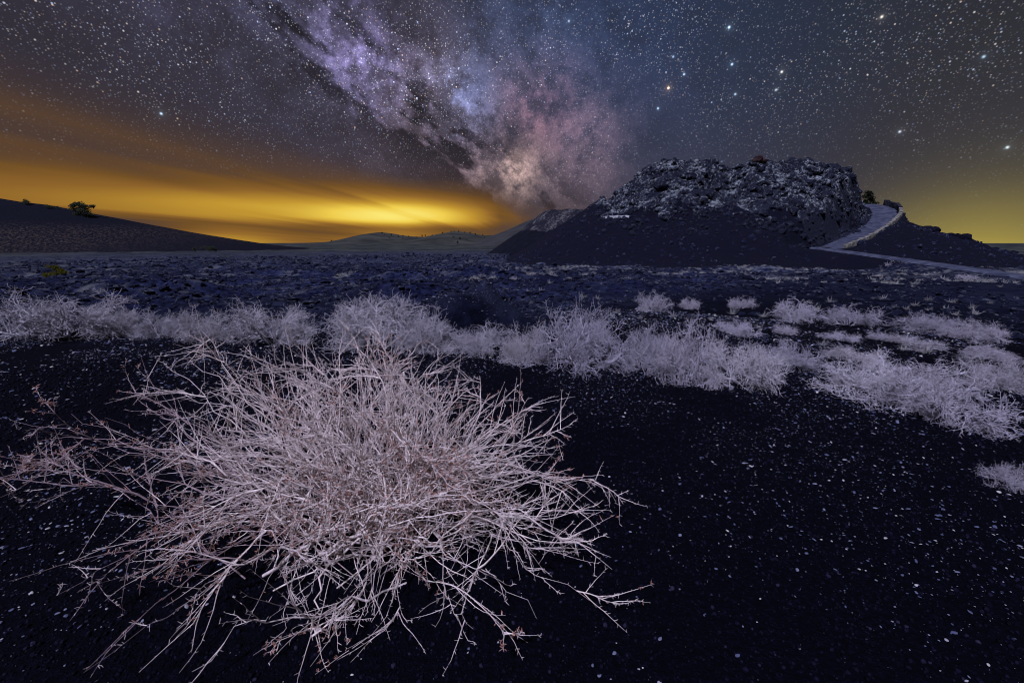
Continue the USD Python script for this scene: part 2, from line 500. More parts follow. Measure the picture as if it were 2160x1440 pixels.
UPPER = path_strip([(1722, 522, 32.3), (1748, 521, 33.5), (1790, 506, 35.6), (1828, 486, 38.0), (1856, 465, 40.5), (1866, 450, 42.6), (1858, 438, 44.6), (1835, 431, 46.5)])
LOWER = path_strip([(1722, 522, 32.6), (1790, 531, 30.2), (1900, 546, 27.0), (2030, 564, 23.6), (2160, 582, 20.8), (2400, 615, 17.0)])
UPW, LOW = 1.0, 0.72                                       # half widths


def near_path(x, y, line, reach):
    """(distance to the line in plan, its height there)."""
    from scipy.spatial import cKDTree
    d, i = cKDTree(line[:, :2]).query(np.stack([np.ravel(x), np.ravel(y)], 1), distance_upper_bound=reach)
    i = np.minimum(i, len(line) - 1)
    return d.reshape(np.shape(x)), line[i, 2].reshape(np.shape(x))


def land(x, y, fine=True):
    """Height of the ground sheet."""
    x, y = np.asarray(x, float), np.asarray(y, float)
    r = np.hypot(x, y)
    h = -0.45 * smooth(r, 10, 42) - 0.6 * smooth(r, 60, 160) - 3.0 * smooth(r, 300, 3000)
    rough = smooth(y - 0.9 * np.maximum(x, 0), 5.8, 9.5) * (1 - 0.75 * smooth(r, 70, 300))
    rough = np.maximum(rough, 0.25 * smooth(r, 8, 20))
    h = h + 0.10 * fb(x, y, 2.2, 3, 1) * smooth(r, 0.5, 3)
    h = h + rough * (0.95 * fb(x, y, 5.0, 4, 2) + 0.42 * fb(x, y, 1.3, 4, 3) - 0.06)
    h = h + smooth(r, 90, 500) * 6.0 * fb(x, y, 160.0, 4, 5) * (1 - smooth(r, 2500, 6000))
    for px, py, Y, w, l, a, hh in ((980, 672, 6.9, 0.55, 0.42, 0.2, 0.34), (1042, 668, 7.2, 0.5, 0.34, -0.5, 0.26), (925, 662, 7.3, 0.4, 0.3, 0.3, 0.24), (870, 612, 10.5, 0.9, 0.5, 0.1, 0.34),
                                   (275, 596, 13.5, 1.3, 0.35, 0.35, 0.28), (375, 604, 12.2, 1.15, 0.38, 0.35, 0.34), (330, 614, 11.2, 1.5, 0.35, 0.3, 0.18), (985, 577, 17.5, 3.2, 0.7, 0.0, 0.30)):
        q = at_depth(px, py, Y)
        ca, sa = math.cos(a), math.sin(a)
        u, v = ((x - q[0]) * ca + (y - q[1]) * sa) / w, (-(x - q[0]) * sa + (y - q[1]) * ca) / l
        h = h + 1.35 * hh * np.exp(-(u * u + v * v) ** 2)
    if fine:
        d, z = near_path(x, y, LOWER, 3.0)
        h = np.where(np.isfinite(d), h + (z - 0.06 - h) * (1 - smooth(d, LOW + 0.1, LOW + 1.6)), h)
    return h


def build_ground():
    front = np.radians(np.arange(-64, 64.01, 0.24))
    back = np.radians(np.arange(68, 292.1, 4.0))
    az = np.concatenate([front, back])
    r = np.concatenate([[0.25], 0.42 * 1.0195 ** np.arange(522)])
    A, R = np.meshgrid(az, r)
    X, Y = R * np.sin(A), R * np.cos(A)
    Z = land(X, Y)
    n = len(az)
    V = np.stack([X, Y, Z], -1).reshape(-1, 3)
    i = np.arange(len(r) - 1)[:, None] * n
    j = np.arange(n)[None]
    k = (j + 1) % n
    q = np.stack([i + j, i + n + j, i + n + k, i + k], -1).reshape(-1, 4)[:, ::-1]
    f = np.vstack([q[:, [0, 1, 2]], q[:, [0, 2, 3]]])
    c = len(V)
    V = np.vstack([V, [[0, 0, float(land(0.0, 0.0, False))]]])
    ring = np.stack([np.arange(n), np.full(n, c), (np.arange(n) + 1) % n], 1)[:, ::-1]
    f = np.vstack([f, ring])
    tag(part(None, "ground", (V, f), GROUND, smooth=True), "black cinder plain and rough lava field reaching the horizon", "ground", kind="structure")


build_ground()


# --- the big spatter cone: cinder apron, rock cap with a gully, the climbing path cut into its right side
from shapely import Polygon, points as shp_points, distance as shp_distance, contains_xy, boundary as shp_boundary

CAPLINE = [tuple(at_depth(*q)[:2]) for q in ((1278, 425, 44.5), (1292, 468, 40.5), (1365, 482, 38.0), (1440, 470, 37.3), (1505, 462, 38.2), (1540, 472, 38.2), (1562, 476, 37.2), (1600, 492, 35.6), (1700, 502, 35.0),
                                             (1788, 490, 36.2), (1832, 466, 39.2), (1842, 442, 43.0))] + [(35.0, 49.0), (32.0, 55.0), (26.0, 59.0), (17.0, 58.0), (10.5, 52.0)]
CAPPOLY = Polygon(CAPLINE).buffer(0.8).buffer(-0.8)
CREST = np.array([at_depth(px, py, 42.0) for px, py in ((1250, 452), (1300, 402), (1330, 374), (1352, 352), (1366, 340), (1382, 335), (1400, 330), (1420, 325), (1440, 327), (1470, 333), (1490, 329), (1502, 332), (1520, 345),
                  (1540, 349), (1552, 341), (1578, 337), (1600, 334), (1625, 338), (1660, 340), (1700, 342), (1740, 346), (1778, 352), (1795, 362), (1812, 376), (1825, 396), (1834, 412), (1845, 440), (1900, 480))])
CX, CY = 23.0, 48.0


def cone(x, y, lumps=True):
    x, y = np.asarray(x, float), np.asarray(y, float)
    dx, dy = x - CX, y - CY
    dist = np.hypot(dx, dy) + 1e-9
    a = np.where(dx < 0, 23.8, 28.5)
    b = np.where(dy < 0, 18.4, 20.0)
    c, s = dx / dist, dy / dist
    R = 1 / np.sqrt((c / a) ** 2 + (s / b) ** 2)
    R = R + 1.1 * fb(x, y, 9.0, 3, 21) * 2
    inn = R - dist
    right = smooth(c, 0.45, 0.95)
    slope = 0.615 * (1 - right) + 0.335 * right
    ap = slope * inn
    foot = 1.6                                              # the foot runs out gently
    ap = np.where(ap < foot, np.where(ap > -foot, (ap + foot) ** 2 / (4 * foot), 0), ap) - 0.62
    ap = np.minimum(ap, 6.8 + 0.1 * (ap - 6.8))
    pts = shp_points(np.stack([x.ravel(), y.ravel()], 1))
    din = np.where(contains_xy(CAPPOLY, x.ravel(), y.ravel()), shp_distance(shp_boundary(CAPPOLY), pts), 0).reshape(x.shape)
    k = 0.42 + 1.7 * smooth(x - 0.22 * (y - 36), 26.0, 31.5) * smooth(y, 36.5, 40)
    cap = ap + k * din + 0.2 * smooth(din, 0, 1.2)
    crest = EYE + (np.interp(x * 42.0 / y, CREST[:, 0], CREST[:, 2]) - EYE) * np.clip(y / 42.0, 0.9, 1.05)
    crest = crest - 0.30 * np.maximum(y - 43.0, 0) * smooth(din, 1, 5)
    g1 = np.interp(y, [36, 39, 43], [17.6, 18.6, 20.6])     # gully between the two lobes
    cap = cap - 2.3 * np.exp(-((x - g1) / 1.5) ** 2) * smooth(din, 0.1, 1.5) * (1 - smooth(y, 41, 44))
    over = cap - crest
    H = np.where(din > 0, crest + np.minimum(over, 0) - 0.35 * np.exp(-np.abs(over) / 0.5), ap)
    if lumps:
        m = smooth(din, 0.0, 0.7)
        H = H + m * (1.15 * fb(x, y, 2.0, 3, 31) + 0.75 * np.abs(fb(x, y, 0.9, 3, 33)) * 2 - 0.35 + 0.55 * fb(x, y, 0.45, 3, 35))
        H = H + (1 - m) * (0.20 * fb(x, y, 1.6, 4, 37) + 0.14 * fb(x, y, 0.5, 3, 38)) * smooth(inn, -2, 2)
        H = H + (1 - m) * right * smooth(inn, 1, 5) * (0.9 * np.abs(fb(x, y, 1.7, 3, 39)) * 2 - 0.2)
    for line, w in ((UPPER, UPW), (LOWER, LOW)):
        d, z = near_path(x, y, line, 4.5)
        H = np.where(np.isfinite(d), H + (z - 0.06 - H) * (1 - smooth(d, w + 0.15, w + (1.3 if line is UPPER else 2.0))), H)
    return H


def cone_normal(x, y, e=0.35):
    gx, gy = (cone(x + e, y) - cone(x - e, y)) / (2 * e), (cone(x, y + e) - cone(x, y - e)) / (2 * e)
    n = np.stack([-gx, -gy, np.ones_like(gx)], -1)
    return n / np.linalg.norm(n, axis=-1, keepdims=True)


CONE = thing("spatter_cone", "big dark flat-topped spatter cone with pale lichen rock, right of the middle", "hill", kind="structure")


def build_cone():
    xs, ys = np.arange(-4, 56, 0.15), np.arange(26, 74, 0.15)
    X, Y = np.meshgrid(xs, ys)
    Z = cone(X, Y)
    G = land(X, Y, False)
    keep = (Z > G - 0.5)
    V, F = grid(xs, ys, Z, keep)
    sd = shp_distance(shp_boundary(CAPPOLY), shp_points(V[:, :2])) * np.where(contains_xy(CAPPOLY, V[:, 0], V[:, 1]), 1, -1)
    inside = sd + 5.0 * fb(V[:, 0], V[:, 1], 2.2, 4, 41) > 0.2
    incap = inside[F].all(1)
    for name, sel, mat in (("cinder_slope", ~incap, APRON), ("rock_cap", incap, CAP)):
        f = F[sel]
        u, inv = np.unique(f, return_inverse=True)
        part(CONE, name, (V[u], inv.reshape(-1, 3)), mat, smooth=True)
    r = np.random.default_rng(5)
    # blocks that stand out of the cap, the largest ones first
    shapes = [rock(100 + k, 2, 0.42, (1, 1, 0.8)) for k in range(8)]
    n = 5200
    x, y = r.uniform(7, 36, n), r.uniform(33.5, 47, n)
    ok = contains_xy(CAPPOLY, x, y)
    x, y = x[ok], y[ok]
    z = cone(x, y)
    size = np.sort(r.gamma(2.0, 0.055, len(x)) + 0.06)[::-1]
    r.shuffle(x)
    z = z  # kept with y
    x = x[np.argsort(r.random(len(x)))]
    z = cone(x, y)
    ok = contains_xy(CAPPOLY, x, y)
    x, y, z, size = x[ok], y[ok], z[ok], np.sort(size[: ok.sum()])[::-1]
    for k in range(220):
        v, f = shapes[k % 8]
        ang = r.uniform(0, 6.28)
        rot = trimesh.transformations.euler_matrix(r.uniform(-0.5, 0.5), r.uniform(-0.5, 0.5), ang)[:3, :3]
        w = (v * size[k] * r.uniform(0.8, 1.2, 3)) @ rot.T + [x[k], y[k], z[k] + 0.15 * size[k]]
        part(CONE, "rock_block", (w, f), CAP)
    instancer(numbered(str(CONE.GetPath()), "rock_rubble"), [rock(120 + k, 1, 0.4, (1, 1, 0.8)) for k in range(6)], CAP, np.stack([x, y, z], 1)[220:], size[220:])
    # blocks fallen onto the apron, thinning out downhill
    n = 9000
    fx, fy = r.uniform(4, 37, n), r.uniform(30.5, 47, n)
    dd = shp_distance(CAPPOLY, shp_points(np.stack([fx, fy], 1)))
    du, _ = near_path(fx, fy, UPPER, 4)
    ok = (dd > 0) & (r.random(n) < np.exp(-dd / 1.1)) & (du > UPW + 0.3)
    fx, fy, dd = fx[ok], fy[ok], dd[ok]
    instancer(numbered(str(CONE.GetPath()), "fallen_block"), [rock(180 + k, 1, 0.4, (1, 1, 0.8)) for k in range(6)], CAP, np.stack([fx, fy, cone(fx, fy) + 0.03], 1), (r.gamma(2.0, 0.05, len(fx)) + 0.05) * np.exp(-dd / 6))
    # the reddish block on the rim
    q = at_depth(1600, 335, 41.6)
    for dx, dz, s in ((0, 0.0, 0.42), (0.38, -0.2, 0.34), (-0.4, -0.22, 0.30)):
        v, f = rock(140 + int(10 * s), 2, 0.4)
        part(CONE, "rust_block", (v * s * [1.1, 1, 0.95] + q + [dx, 0, dz], f), RUST, label="reddish brown block standing on the rim" if dx == 0 else None)
    # blocks along the right hand ridge and loose stones on the apron
    n = 130
    t = r.uniform(0, 1, n)
    x = 34.5 + 15.5 * t
    y = 44 + r.normal(0, 1.2, n)
    s = np.minimum(r.gamma(2.5, 0.10, n) + 0.12, 0.52)
    z = cone(x, y)
    for k in range(n):
        d, _ = near_path(x[k:k + 1], y[k:k + 1], UPPER, 4)
        if d[0] < UPW + 0.5 + 2.0 * s[k]:
            continue
        v, f = shapes[k % 8]
        part(CONE, "ridge_block", (v * s[k] * r.uniform(0.8, 1.25, 3) + [x[k], y[k], z[k] + 0.2 * s[k]], f), APRON)
    n = 2600
    x, y = r.uniform(0, 50, n), r.uniform(30, 45, n)
    z = cone(x, y)
    d1, _ = near_path(x, y, UPPER, 4)
    d2, _ = near_path(x, y, LOWER, 4)
    ok = (z > -0.4) & ~contains_xy(CAPPOLY, x, y) & (d1 > UPW + 0.4) & (d2 > LOW + 0.3)
    instancer(numbered(str(CONE.GetPath()), "loose_stone"), [rock(160 + k, 1, 0.4, (1, 1, 0.8)) for k in range(5)], RUBBLE, np.stack([x, y, z], 1)[ok], (r.gamma(1.6, 0.035, n) + 0.03)[ok])
    # pale strip on the left flank
    q0, q1 = at_depth(1288, 457, 37.9), at_depth(1336, 456, 37.9)
    xs = np.linspace(q0[0], q1[0], 26)
    ys = np.linspace(-1, 1, 7)
    e = 0.05 + 0.09 * np.sin(np.linspace(0.1, 3.05, 26)) ** 0.7 * (0.75 + 0.5 * r.random(26))
    P = []
    yc = np.array([np.interp(q0[2], cone(np.full(60, xx), np.linspace(32, 44, 60), False), np.linspace(32, 44, 60)) for xx in xs])
    for i in range(26):
        yy = yc[i] + ys * e[i]
        zz = cone(np.full(7, xs[i]), yy) + 0.15 * (1 - ys ** 2) + 0.04
        zz[[0, -1]] -= 0.12
        P.append(np.stack([np.full(7, xs[i]), yy, zz], 1))
    P = np.array(P)
    V = P.reshape(-1, 3)
    i = (np.arange(25)[:, None] * 7 + np.arange(6)[None]).ravel()
    part(None, "pale_patch", (V, np.stack([i, i + 7, i + 8, i + 1], 1)), SNOW, smooth=True)
    tag(stage.GetPrimAtPath("/World/pale_patch"), "thin white streak lying on the left flank of the big cone", "patch")


build_cone()


def strip(line, half, lift, name, label):
    T = np.gradient(line, axis=0)
    N = np.stack([T[:, 1], -T[:, 0], 0 * T[:, 0]], 1)
    N /= np.linalg.norm(N, axis=1, keepdims=True)
    rr = np.random.default_rng(len(name))
    w = np.linspace(-1, 1, 7)
    V = []
    for i, (p, nn) in enumerate(zip(line, N)):
        e = half * (1 + 0.06 * math.sin(i * 0.7) + 0.05 * math.sin(i * 1.9 + 1) + 0.05 * rr.normal())
        rowv = p + np.outer(w * e, nn)
        rowv[:, 2] += lift + 0.03 * (1 - w ** 2)
        rowv[[0, -1], 2] -= 0.10
        V.append(rowv)
    V = np.array(V).reshape(-1, 3)
    i = (np.arange(len(line) - 1)[:, None] * 7 + np.arange(6)[None]).ravel()
    tag(part(None, name, (V, np.stack([i, i + 1, i + 8, i + 7], 1)), PATH, smooth=True), label, "path", kind="structure")
    return N


NU = strip(UPPER[4:], UPW, 0.0, "path", "pale path climbing round the right side of the big cone")
strip(LOWER, LOW, 0.015, "path", "pale path running from the foot of the cone to the right edge")


def build_kerbs():
    wall = thing("path_kerb", "low kerb of pale stones along the outer edge of the climbing path", "kerb")
    dark = thing("path_parapet", "low dark stone parapet where the climbing path turns behind the cone", "wall")
    r = np.random.default_rng(9)
    line = UPPER[4:]
    edge = line + NU * (UPW + 0.16)
    seg = np.linalg.norm(np.diff(edge, axis=0), axis=1)
    cum = np.concatenate([[0], np.cumsum(seg)])
    s = 1.6
    while s < cum[-1] - 0.5:
        L = r.uniform(0.40, 0.72)
        p = np.array([np.interp(s + L / 2, cum, edge[:, k]) for k in range(3)])
        q = np.array([np.interp(s + L / 2 + 0.1, cum, edge[:, k]) for k in range(3)])
        late = s > cum[-1] * 0.80
        h = r.uniform(0.30, 0.42) * (1.0 if not late else 1.5)
        m = trimesh.creation.box([L * 0.96, 0.30, h])
        m = m.subdivide()
        v = np.array(m.vertices)
        v = v * (1 - 0.09 * (np.abs(v / [L * 0.48, 0.15, h / 2]) ** 4).sum(1, keepdims=True) / 3) + r.normal(0, 0.012, v.shape)
        d = (q - p) / np.linalg.norm(q - p)
        a = math.atan2(d[1], d[0])
        R = trimesh.transformations.euler_matrix(0, -math.asin(d[2]), a)[:3, :3]
        part(dark if late else wall, "stone", (v @ R.T + p + [0, 0, h * 0.32], m.faces), DARKSTONE if late else WALLSTONE)
        s += L


build_kerbs()


# --- second cone behind, hills beyond
def second_cone():
    cx, cy = 11.5, 82.0
    xs, ys = np.arange(-12, 34, 0.32), np.arange(62, 104, 0.32)
    X, Y = np.meshgrid(xs, ys)
    dist = np.hypot(X - cx, (Y - cy))
    ap = 0.66 * (17.0 - dist) - 1.2
    crest = np.interp(X, [at_depth(px, 440, 77)[0] for px in (1100, 1142, 1150, 1165, 1185, 1205, 1222, 1245, 1300)],
                      [at_depth(1150, py, 77)[2] for py in (478, 442, 438, 439, 443, 440, 443, 449, 462)])
    crest = crest - 0.35 * np.maximum(Y - 79, 0)
    H = np.minimum(ap * np.where(ap > 3.5, 1.25, 1.0) - np.where(ap > 3.5, 0.875, 0), crest)
    m = smooth(H, 3.0, 5.0)
    H = H + m * (1.0 * fb(X, Y, 2.4, 4, 51) + 0.6 * fb(X, Y, 0.9, 3, 52)) + 0.25 * fb(X, Y, 2.0, 3, 53)
    t = thing("rocky_cone", "smaller dark cone with a rocky rim, behind the left flank of the big cone", "hill", kind="structure")
    V, F = grid(xs, ys, H, H > -2.0)
    top = (V[:, 2] > 3.6 + 1.5 * fb(V[:, 0], V[:, 1], 3.0, 3, 54) * 2)[F].any(1)
    for name, sel, mat in (("cinder_slope", ~top, FARSLOPE), ("rock_rim", top, FARCAP)):
        u, inv = np.unique(F[sel], return_inverse=True)
        part(t, name, (V[u], inv.reshape(-1, 3)), mat, smooth=True)


FARSLOPE = plain_mat("far_cinder", (0.0010, 0.0013, 0.0045), (0.0026, 0.003, 0.008), 1.2, 0.95, 0.1)
FARCAP = make_rock("far_rock", (0.009, 0.009, 0.016), (0.010, 0.010, 0.016), (0.11, 0.105, 0.10), 0.57, 2.2)
second_cone()


def ridge_hill(name, label, mat, sky, Y0, front, back, step, seed, amp, Zbase=-3.0, side=None):
    """A hill whose crest passes the (px, py) points at depth Y0."""
    P = np.array([at_depth(px, py, Y0) for px, py in sky])
    xs = np.arange(P[0, 0], P[-1, 0] + step, step)
    ys = np.arange(Y0 - front, Y0 + back, step)
    X, Y = np.meshgrid(xs, ys)
    C = np.interp(X, P[:, 0], P[:, 2])
    t = np.where(Y < Y0, (Y - (Y0 - front)) / front, 1 - (Y - Y0) / back)
    prof = np.where(Y < Y0, 0.55 * t + 0.45 * smooth(t, 0, 1), smooth(t, 0, 1))
    H = Zbase + (C - Zbase) * prof + amp * fb(X, Y, 12 * step, 4, seed) * 2 * smooth(t, 0, 0.35)
    return tag(part(None, name, grid(xs, ys, H), mat, smooth=True), label, "hill", kind="structure"), (lambda x, y: None)


def left_hill_mat():
    g = Graph()
    p, x, y, z = position(g)
    f = g.noise(p, 1.6, 4.0, 0.7)
    c = g.noise(p, 0.05, 3.0, 0.5)
    col = g.lerp(g.step(f, 0.3, 0.7), (0.0018, 0.0022, 0.006), (0.0045, 0.0047, 0.010))
    sp = g.mul(g.step(f, 0.50, 0.62), g.step(z, 8.5, 4.0), g.step(x, -85.0, -130.0), 0.8)
    col = g.lerp(sp, col, (0.075, 0.054, 0.036))
    return matte(g, col, "left_hill_cinder", bump(g, f, 0.3), 0.95, 0.1)


ridge_hill("cinder_hill", "long smooth dark cinder hill sloping down from the left edge", left_hill_mat(),
           [(-700, 330), (-400, 365), (-150, 395), (0, 421), (60, 428), (100, 437), (160, 448), (230, 463), (300, 477), (400, 497), (470, 510), (520, 518), (600, 530), (700, 545)], 150.0, 54.0, 90.0, 1.3, 61, 0.25, -2.2)
ridge_hill("wooded_hill", "low distant hills with dots of trees below the brightest glow", plain_mat("dry_hill", (0.018, 0.020, 0.016), (0.048, 0.048, 0.036), 0.02, 0.95, 1.0),
           [(640, 512), (700, 510), (740, 507), (765, 499), (782, 493), (800, 490), (820, 492), (840, 496), (870, 499), (900, 500), (930, 493), (962, 487), (990, 490), (1020, 496), (1050, 495), (1090, 494), (1160, 494), (1240, 500), (1300, 512)], 900.0, 330.0, 400.0, 7.0, 62, 1.6, -6.0)
ridge_hill("pale_hill", "pale bare hillside rising behind the smaller cone", plain_mat("pale_hill", (0.022, 0.023, 0.022), (0.036, 0.036, 0.034), 0.08, 0.95, 0.5),
           [(1010, 508), (1036, 498), (1060, 490), (1085, 479), (1110, 467), (1135, 458), (1170, 452), (1230, 450), (1330, 470), (1450, 512)], 420.0, 150.0, 200.0, 4.0, 63, 0.8, -5.0)


# ---------------------------------------------------------------- lava rubble, gravel, dry grass
def scatter():
    r = np.random.default_rng(21)
    # rubble over the lava field, denser near the viewer; sizes grow with distance so that far stones still read
    n = 48000
    az = np.radians(r.uniform(-56, 56, n))
    d = 7.0 * (62.0 / 7.0) ** r.uniform(0, 1, n)
    x, y = d * np.sin(az), d * np.cos(az)
    den = fb(x, y, 4.0, 3, 71) + 0.5
    ok = ((y - 0.9 * np.maximum(x, 0) > 6.3 + 1.2 * fb(x, y, 2.0, 2, 72)) | ((d > 8.5) & (r.random(n) < 0.45))) & (r.random(n) < smooth(den, 0.30, 0.60) + 0.15)
    dl, _ = near_path(x, y, LOWER, 3)
    ok &= (dl > 1.2) & (cone(x, y, False) < land(x, y, False) + 0.2)
    x, y, d = x[ok], y[ok], d[ok]
    s = (r.gamma(1.3, 0.013, len(x)) + 0.010) * (0.7 + d / 24.0)
    s = np.minimum(s, 0.24)
    z = land(x, y, False) + 0.25 * s
    sc = np.stack([s * r.uniform(0.8, 1.5, len(x)), s * r.uniform(0.8, 1.4, len(x)), s * r.uniform(0.5, 0.9, len(x))], 1)
    instancer("/World/lava_rubble", [rock(200 + k, 1, 0.4) for k in range(8)], RUBBLE, np.stack([x, y, z], 1), sc, label="rough dark lava rubble covering the middle ground", category="rubble", flat=0.3)
    # black cinder gravel close by
    n = 60000
    az = np.radians(r.uniform(-58, 58, n))
    d = 0.85 + 5.6 * r.uniform(0, 1, n) ** 0.85
    x, y = d * np.sin(az), d * np.cos(az)
    s = np.minimum(r.gamma(1.6, 0.0014, n) + 0.0013, 0.008)
    s *= 0.8 + 0.22 * d
    z = land(x, y, False) + 0.3 * s
    instancer("/World/cinder_gravel", [rock(220 + k, 1, 0.55, (1, 0.9, 0.75)) for k in range(6)], GRAVEL, np.stack([x, y, z], 1), s, label="loose black cinder gravel covering the foreground", category="gravel", flat=0.6)
    # pale chips sprinkled over it
    n = 64000
    az = np.radians(r.uniform(-57, 57, n))
    d = 0.9 + 7.5 * r.uniform(0, 1, n) ** 0.7
    x, y = d * np.sin(az), d * np.cos(az)
    ok = (r.random(n) < smooth(fb(x, y, 0.8, 3, 73) + 0.5 + 0.12 * smooth(d, 1.5, 3.0), 0.35, 0.72) * (0.25 + 0.75 * smooth(d, 1.4, 2.6))) & (y < 8.0 + 0.8 * np.maximum(x, 0))
    x, y, d = x[ok], y[ok], d[ok]
    s = np.minimum(r.gamma(0.7, 0.0016, len(x)) + 0.0008, 0.0062) * (0.55 + 0.27 * d)
    sc = np.stack([s * r.uniform(1.0, 1.7, len(x)), s, s * r.uniform(0.35, 0.6, len(x))], 1)
    z = land(x, y, False) + 0.002 + 0.5 * s
    instancer("/World/pale_chips", [rock(240 + k, 1, 0.35) for k in range(6)], CHIP, np.stack([x, y, z], 1), sc, label="small pale stone chips sprinkled over the black cinder", category="chips", flat=0.25)


def gravel_mat():
    g = Graph()
    col = g.ramp(g.n("object_info", "random"), [(0, (0.0004, 0.0004, 0.0015)), (0.6, (0.0020, 0.0019, 0.0065)), (0.92, (0.005, 0.0047, 0.014)), (1.0, (0.018, 0.017, 0.032))])
    return matte(g, col, "cinder_gravel", None, 0.75, 0.06)


GRAVEL = gravel_mat()


def chip_mat():
    g = Graph()
    f = g.n("object_info", "random")
    col = g.ramp(f, [(0, (0.05, 0.055, 0.10)), (0.45, (0.09, 0.10, 0.15)), (0.75, (0.17, 0.17, 0.21)), (1.0, (0.42, 0.40, 0.35))])
    return matte(g, col, "pale_chip", None, 0.9, 0.2)


CHIP = chip_mat()
scatter()


def pale_stones():
    """Stones of the foreground large enough to be told apart."""
    r = np.random.default_rng(31)
    spots = [(1640, 1180, 9), (1432, 1420, 8), (1360, 1187, 6), (1667, 1376, 9), (1815, 1263, 9), (1847, 1319, 7), (1755, 1289, 7), (1967, 1211, 7), (1841, 1221, 5), (1938, 1390, 10), (2030, 1297, 9), (2026, 1033, 6), (2032, 1147, 6), (2024, 1158, 5),
             (1804, 969, 5), (1765, 992, 5), (1869, 1054, 5), (1565, 1083, 6), (1642, 1266, 7), (1576, 1262, 7), (1795, 1327, 6), (1835, 1384, 6), (2140, 1430, 13), (1920, 1318, 5), (1848, 1117, 4), (2122, 1255, 6), (1590, 980, 4), (1345, 1360, 6), (1330, 1290, 5), (1480, 1290, 5),
             (85, 1167, 11), (112, 1165, 7), (62, 1174, 6), (82, 1186, 7), (108, 1183, 6), (55, 1192, 6), (84, 1200, 7), (60, 1201, 6), (98, 1209, 5), (80, 1230, 6), (26, 1316, 5), (330, 1262, 6), (60, 1296, 4), (163, 818, 4), (172, 815, 4), (83, 852, 5), (246, 785, 4), (113, 835, 4),
             (1245, 1085, 6), (1248, 930, 4), (1410, 1030, 4), (1450, 1105, 5), (1520, 1010, 4), (1205, 1225, 5), (1140, 1330, 6), (920, 1330, 5), (1330, 930, 4), (1700, 1090, 5), (1500, 1180, 6), (1420, 1230, 6)]
    shapes = [rock(260 + k, 2, 0.35, (1.3, 0.95, 0.5)) for k in range(6)]
    protos = {}
    for px, py, w in spots:
        q = on_level(px, py, 0.0)
        q[2] = float(land(q[0], q[1], False))
        d = np.hypot(*q[:2])
        s = 0.5 * w / FPX * math.sqrt(d * d + EYE * EYE)
        k = int(r.integers(0, 6))
        v, f = shapes[k]
        p = part(None, "pale_stone", (v, f), BIGCHIP[int(r.integers(0, 3))])
        place(p, q + [0, 0, 0.25 * s], r.uniform(0, 6.28), (s, s, s))
        tag(p, "pale pebble lying loose on the black cinder of the foreground", "pebble", "pale pebbles on the foreground cinder")
    for px, py, ang, L in ((1960, 1105, -0.9, 0.34), (1660, 985, 0.1, 0.26), (2070, 1400, -0.9, 0.10), (1800, 1290, -0.9, 0.09), (1708, 1180, -1.2, 0.07), (870, 1300, -1.4, 0.075), (2140, 1105, -0.2, 0.20), (2110, 1382, -0.6, 0.14)):
        q = on_level(px, py, 0.01)
        q[2] = float(land(q[0], q[1], False)) + 0.012
        t = np.linspace(-0.5, 0.5, 7)
        P = np.stack([t * L, 0.04 * L * np.sin(t * 7 + px), 0.004 * np.cos(t * 5)], 1)[None]
        ms = [tubes(P, np.linspace(0.0028, 0.0012, 7)[None], 5)]
        for k in range(4):
            a = P[0, 2 + k % 4]
            b = a + np.array([0.12, 0.08 * (-1) ** k, 0.01]) * L
            ms.append(tubes(np.linspace(a, b, 3)[None], np.array([[0.0011, 0.0009, 0.0006]]), 4))
        p = part(None, "fallen_twig", join(*ms), TWIG)
        place(p, q, ang, (1, 1, 1))
        tag(p, TWIGS.pop(0), "twig", "broken twigs on the cinder")


BIGCHIP = [plain_mat("pebble_cream", (0.26, 0.25, 0.23), (0.42, 0.40, 0.36), 60.0), plain_mat("pebble_grey", (0.14, 0.15, 0.19), (0.26, 0.27, 0.32), 60.0), plain_mat("pebble_blue", (0.06, 0.065, 0.10), (0.15, 0.16, 0.22), 60.0)]
TWIGS = ["long forked dead twig lying on cinder below the shrubs at the right edge", "thin pale twig flat on the cinder, midway right of the nearest shrub", "short straight twig near the bottom right corner", "short bent pale stalk on the black cinder, lower right",
         "small curved twig lying alone in the right foreground", "short pale stick on black ground under the near shrub", "thin grey twig near the right edge below the last shrub", "slim twig close to the right edge above the corner"]


def bark(name, a, b, c, tip=None):
    """Dead bark: every shoot its own tone."""
    g = Graph()
    isl = g.n("geometry", "random_per_island")
    p = g.n("geometry", "position")
    col = g.ramp(isl, [(0.0, a), (0.40, b), (0.75, c), (1.0, a)])
    f = g.noise(p, 60.0, 3.0, 0.6)
    col = g.n("mix_color", "result", blend_type="multiply", fac=1.0, a=col, b=g.ramp(f, [(0.3, (0.62, 0.60, 0.60)), (0.7, (1.1, 1.1, 1.1))]))
    col = g.n("mix_color", "result", blend_type="multiply", fac=1.0, a=col, b=g.ramp(g.n("object_info", "random"), [(0.0, (0.78, 0.78, 0.80)), (0.5, (0.95, 0.93, 0.90)), (1.0, (1.08, 1.08, 1.08))]))
    return matte(g, col, name, None, 0.8, 0.2)


TWIG = bark("dead_bark", (0.46, 0.44, 0.46), (0.25, 0.26, 0.36), (0.40, 0.36, 0.41))
NEARBARK = bark("grey_bark", (0.74, 0.63, 0.56), (0.40, 0.39, 0.47), (0.62, 0.46, 0.40))
TWIGFAR = bark("silver_bark", (0.42, 0.40, 0.44), (0.22, 0.23, 0.35), (0.34, 0.31, 0.41))
REDBARK = bark("young_bark", (0.34, 0.25, 0.25), (0.24, 0.20, 0.24), (0.30, 0.20, 0.19))
BUD = bark("dry_bud", (0.36, 0.19, 0.14), (0.44, 0.27, 0.21), (0.29, 0.15, 0.13))


